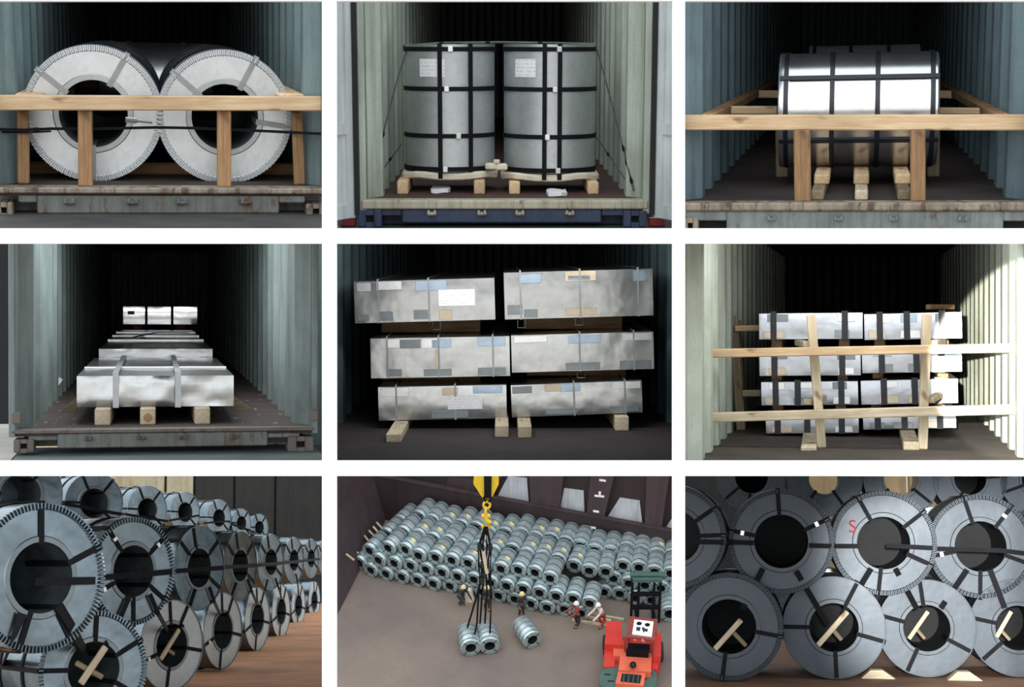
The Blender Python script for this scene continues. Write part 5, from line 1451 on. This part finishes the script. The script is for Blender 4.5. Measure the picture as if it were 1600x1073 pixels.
# ---- forklift
FR = plain('forklift_red', srgb(206, 58, 48), .45, 0, .12, 2); FO = plain('forklift_orange', srgb(222, 104, 76), .5, 0, .12, 2); FG = plain('forklift_green', srgb(70, 98, 90), .5, 0, .15, 2); TY = plain('tyre_rubber', (.02, .02, .022), .85)
FRB = plain('guard_brown_red', srgb(140, 62, 52), .5)
fl = thing(B, 'forklift', 'red forklift with white instrument roof and green rear weight', 'forklift', GZ(1375, 850))
def block(name, pts, h, dz, mat, par=None, lb=None):
    return MB().prism([GZ(x, y, h) for x, y in pts], (0, 0, -dz)).part(name, mat, par or fl, lb)
chs = block('chassis', ((1285, 760), (1500, 770), (1490, 950), (1290, 950)), .8, .5, FR)
cw = MB(); cwp = []
for i in range(24):
    t = 2 * math.pi * i / 24
    cwp.append((1370 + 132 * math.copysign(abs(math.cos(t)) ** .6, math.cos(t)), 955 + 62 * math.copysign(abs(math.sin(t)) ** .7, math.sin(t))))
cwo = block('rear_weight', cwp, .95, .65, FG)
for (x, y) in ((1275, 935), (1440, 955), (1290, 965), (1465, 930)):
    block('slot', ((x - 14, y - 4), (x + 14, y - 2), (x + 14, y + 4), (x - 14, y + 2)), .96, .03, DARK, cwo)
block('fender', ((1270, 690), (1338, 692), (1345, 800), (1262, 795)), 1.45, 1.0, FR)
block('fender', ((1488, 742), (1522, 745), (1520, 850), (1478, 850)), 1.45, 1.0, FR)
block('step_box', ((1300, 775), (1350, 775), (1352, 850), (1302, 850)), 1.2, .8, FO)
block('side_panel', ((1262, 800), (1310, 805), (1308, 900), (1258, 900)), 1.0, .7, FR)
block('side_panel', ((1478, 850), (1512, 850), (1505, 910), (1478, 910)), 1.0, .7, FR)
hood = block('hood', ((1335, 830), (1478, 838), (1475, 922), (1325, 915)), 1.35, .9, FO)
rear = block('rear_cowl', ((1325, 915), (1450, 925), (1440, 985), (1312, 975)), 1.25, .8, FO)
block('radiator_grille', ((1342, 930), (1432, 938), (1424, 975), (1334, 966)), 1.27, .05, DARK, rear)
for k in range(4):
    u = 1350 + k * 22; block('grille_bar', ((u, 930), (u + 4, 930), (u - 1, 972), (u - 5, 972)), 1.29, .03, FG, rear)
MB().tube([GZ(1392, 890, 1.35), GZ(1392, 890, 1.75)], .17, 14).part('exhaust_can', BLACK, fl)
MB().tube([GZ(1392, 890, 1.7), GZ(1392, 890, 2.0)], .09, 10).part('exhaust_pipe', TY, fl)
seat = block('seat', ((1370, 790), (1470, 796), (1464, 830), (1362, 824)), 1.35, .35, BLACK)
block('backrest', ((1362, 815), (1466, 822), (1465, 832), (1361, 825)), 1.75, .5, BLACK)
gd = block('guard_frame', ((1378, 668), (1505, 682), (1490, 778), (1362, 760)), 2.55, .14, FRB)
dash = block('roof_panel', ((1398, 682), (1486, 692), (1478, 760), (1388, 748)), 2.62, .07, PAPER_W, None, 'white panel with dark discs')
for (x, y, r) in ((1420, 700, 12), (1458, 706, 12)):
    block('dark_disc', [(x + r * math.cos(t * math.pi / 6), y + r * .62 * math.sin(t * math.pi / 6)) for t in range(12)], 2.65, .03, BLACK, dash)
for pts in (((1408, 716), (1426, 718), (1424, 734), (1406, 732)), ((1432, 722), (1440, 716), (1450, 730), (1440, 742)), ((1448, 724), (1460, 726), (1458, 738), (1446, 736))):
    block('panel_mark', pts, 2.64, .02, GRY, dash)
for (x, y) in ((1380, 672), (1500, 684), (1366, 760), (1488, 776)):
    q = GZ(x, y, 2.5); MB().tube([q, Vector((q.x, q.y, .9))], .05, 8).part('guard_post', FRB, fl)
for (x, y) in ((1402, 764), (1440, 770)):
    q = GZ(x, y, 2.45); MB().tube([q, q + Vector((0, -.12, -.02))], [.09, .11], 12).part('work_lamp', HELM, fl)
mf = GZ(1440, 705); yM = mf.y
for x in (1382, 1412, 1482, 1510):
    q = B.P(*Z8(x, 690), yM); q2 = B.P(*Z8(x + 4, 560), yM + .1)
    timber(B, fl, Vector((q.x, yM, .15)), Vector((q2.x, yM, 3.1)), .14, .14, BLACK, 'mast_rail', up=(0, 1, 0))
for hh in (1.2, 2.1, 3.05):
    q = B.P(*Z8(1380, 690), yM); q2 = B.P(*Z8(1514, 690), yM)
    timber(B, fl, Vector((q.x, yM, hh)), Vector((q2.x, yM, hh)), .18, .22, FG if hh > 3 else BLACK, 'mast_crossbar')
q = B.P(*Z8(1372, 690), yM); q2 = B.P(*Z8(1530, 690), yM)
MB().cbox((q.x, yM + .2, 2.9), (q2.x, yM + .5, 3.25), .03).part('carriage', FG, fl)
for s in (0.25, .75):
    xx = q.x + (q2.x - q.x) * s
    MB().cbox((xx - .09, yM + .4, .1), (xx + .09, yM + 1.2, .2), .02).part('fork', BLACK, fl)
for (x, y, r, wd) in ((1272, 800, .55, .4), (1512, 830, .55, .4), (1262, 985, .42, .3), (1478, 985, .42, .3)):
    p = GZ(x, y, r); p.z = r
    w8 = MB().lathe([(r * .5, -wd / 2), (r * .9, -wd / 2), (r, -wd / 2 + .06), (r, wd / 2 - .06), (r * .9, wd / 2), (r * .5, wd / 2)], 24, Matrix.Translation(p) @ Matrix.Rotation(math.pi / 2, 4, 'Z')).part('wheel', TY, fl)
    MB().lathe([(.02, -wd / 2 + .03), (r * .52, -wd / 2 + .03), (r * .52, wd / 2 - .03), (.02, wd / 2 - .03)], 16, Matrix.Translation(p) @ Matrix.Rotation(math.pi / 2, 4, 'Z')).part('hub', FRB, w8)
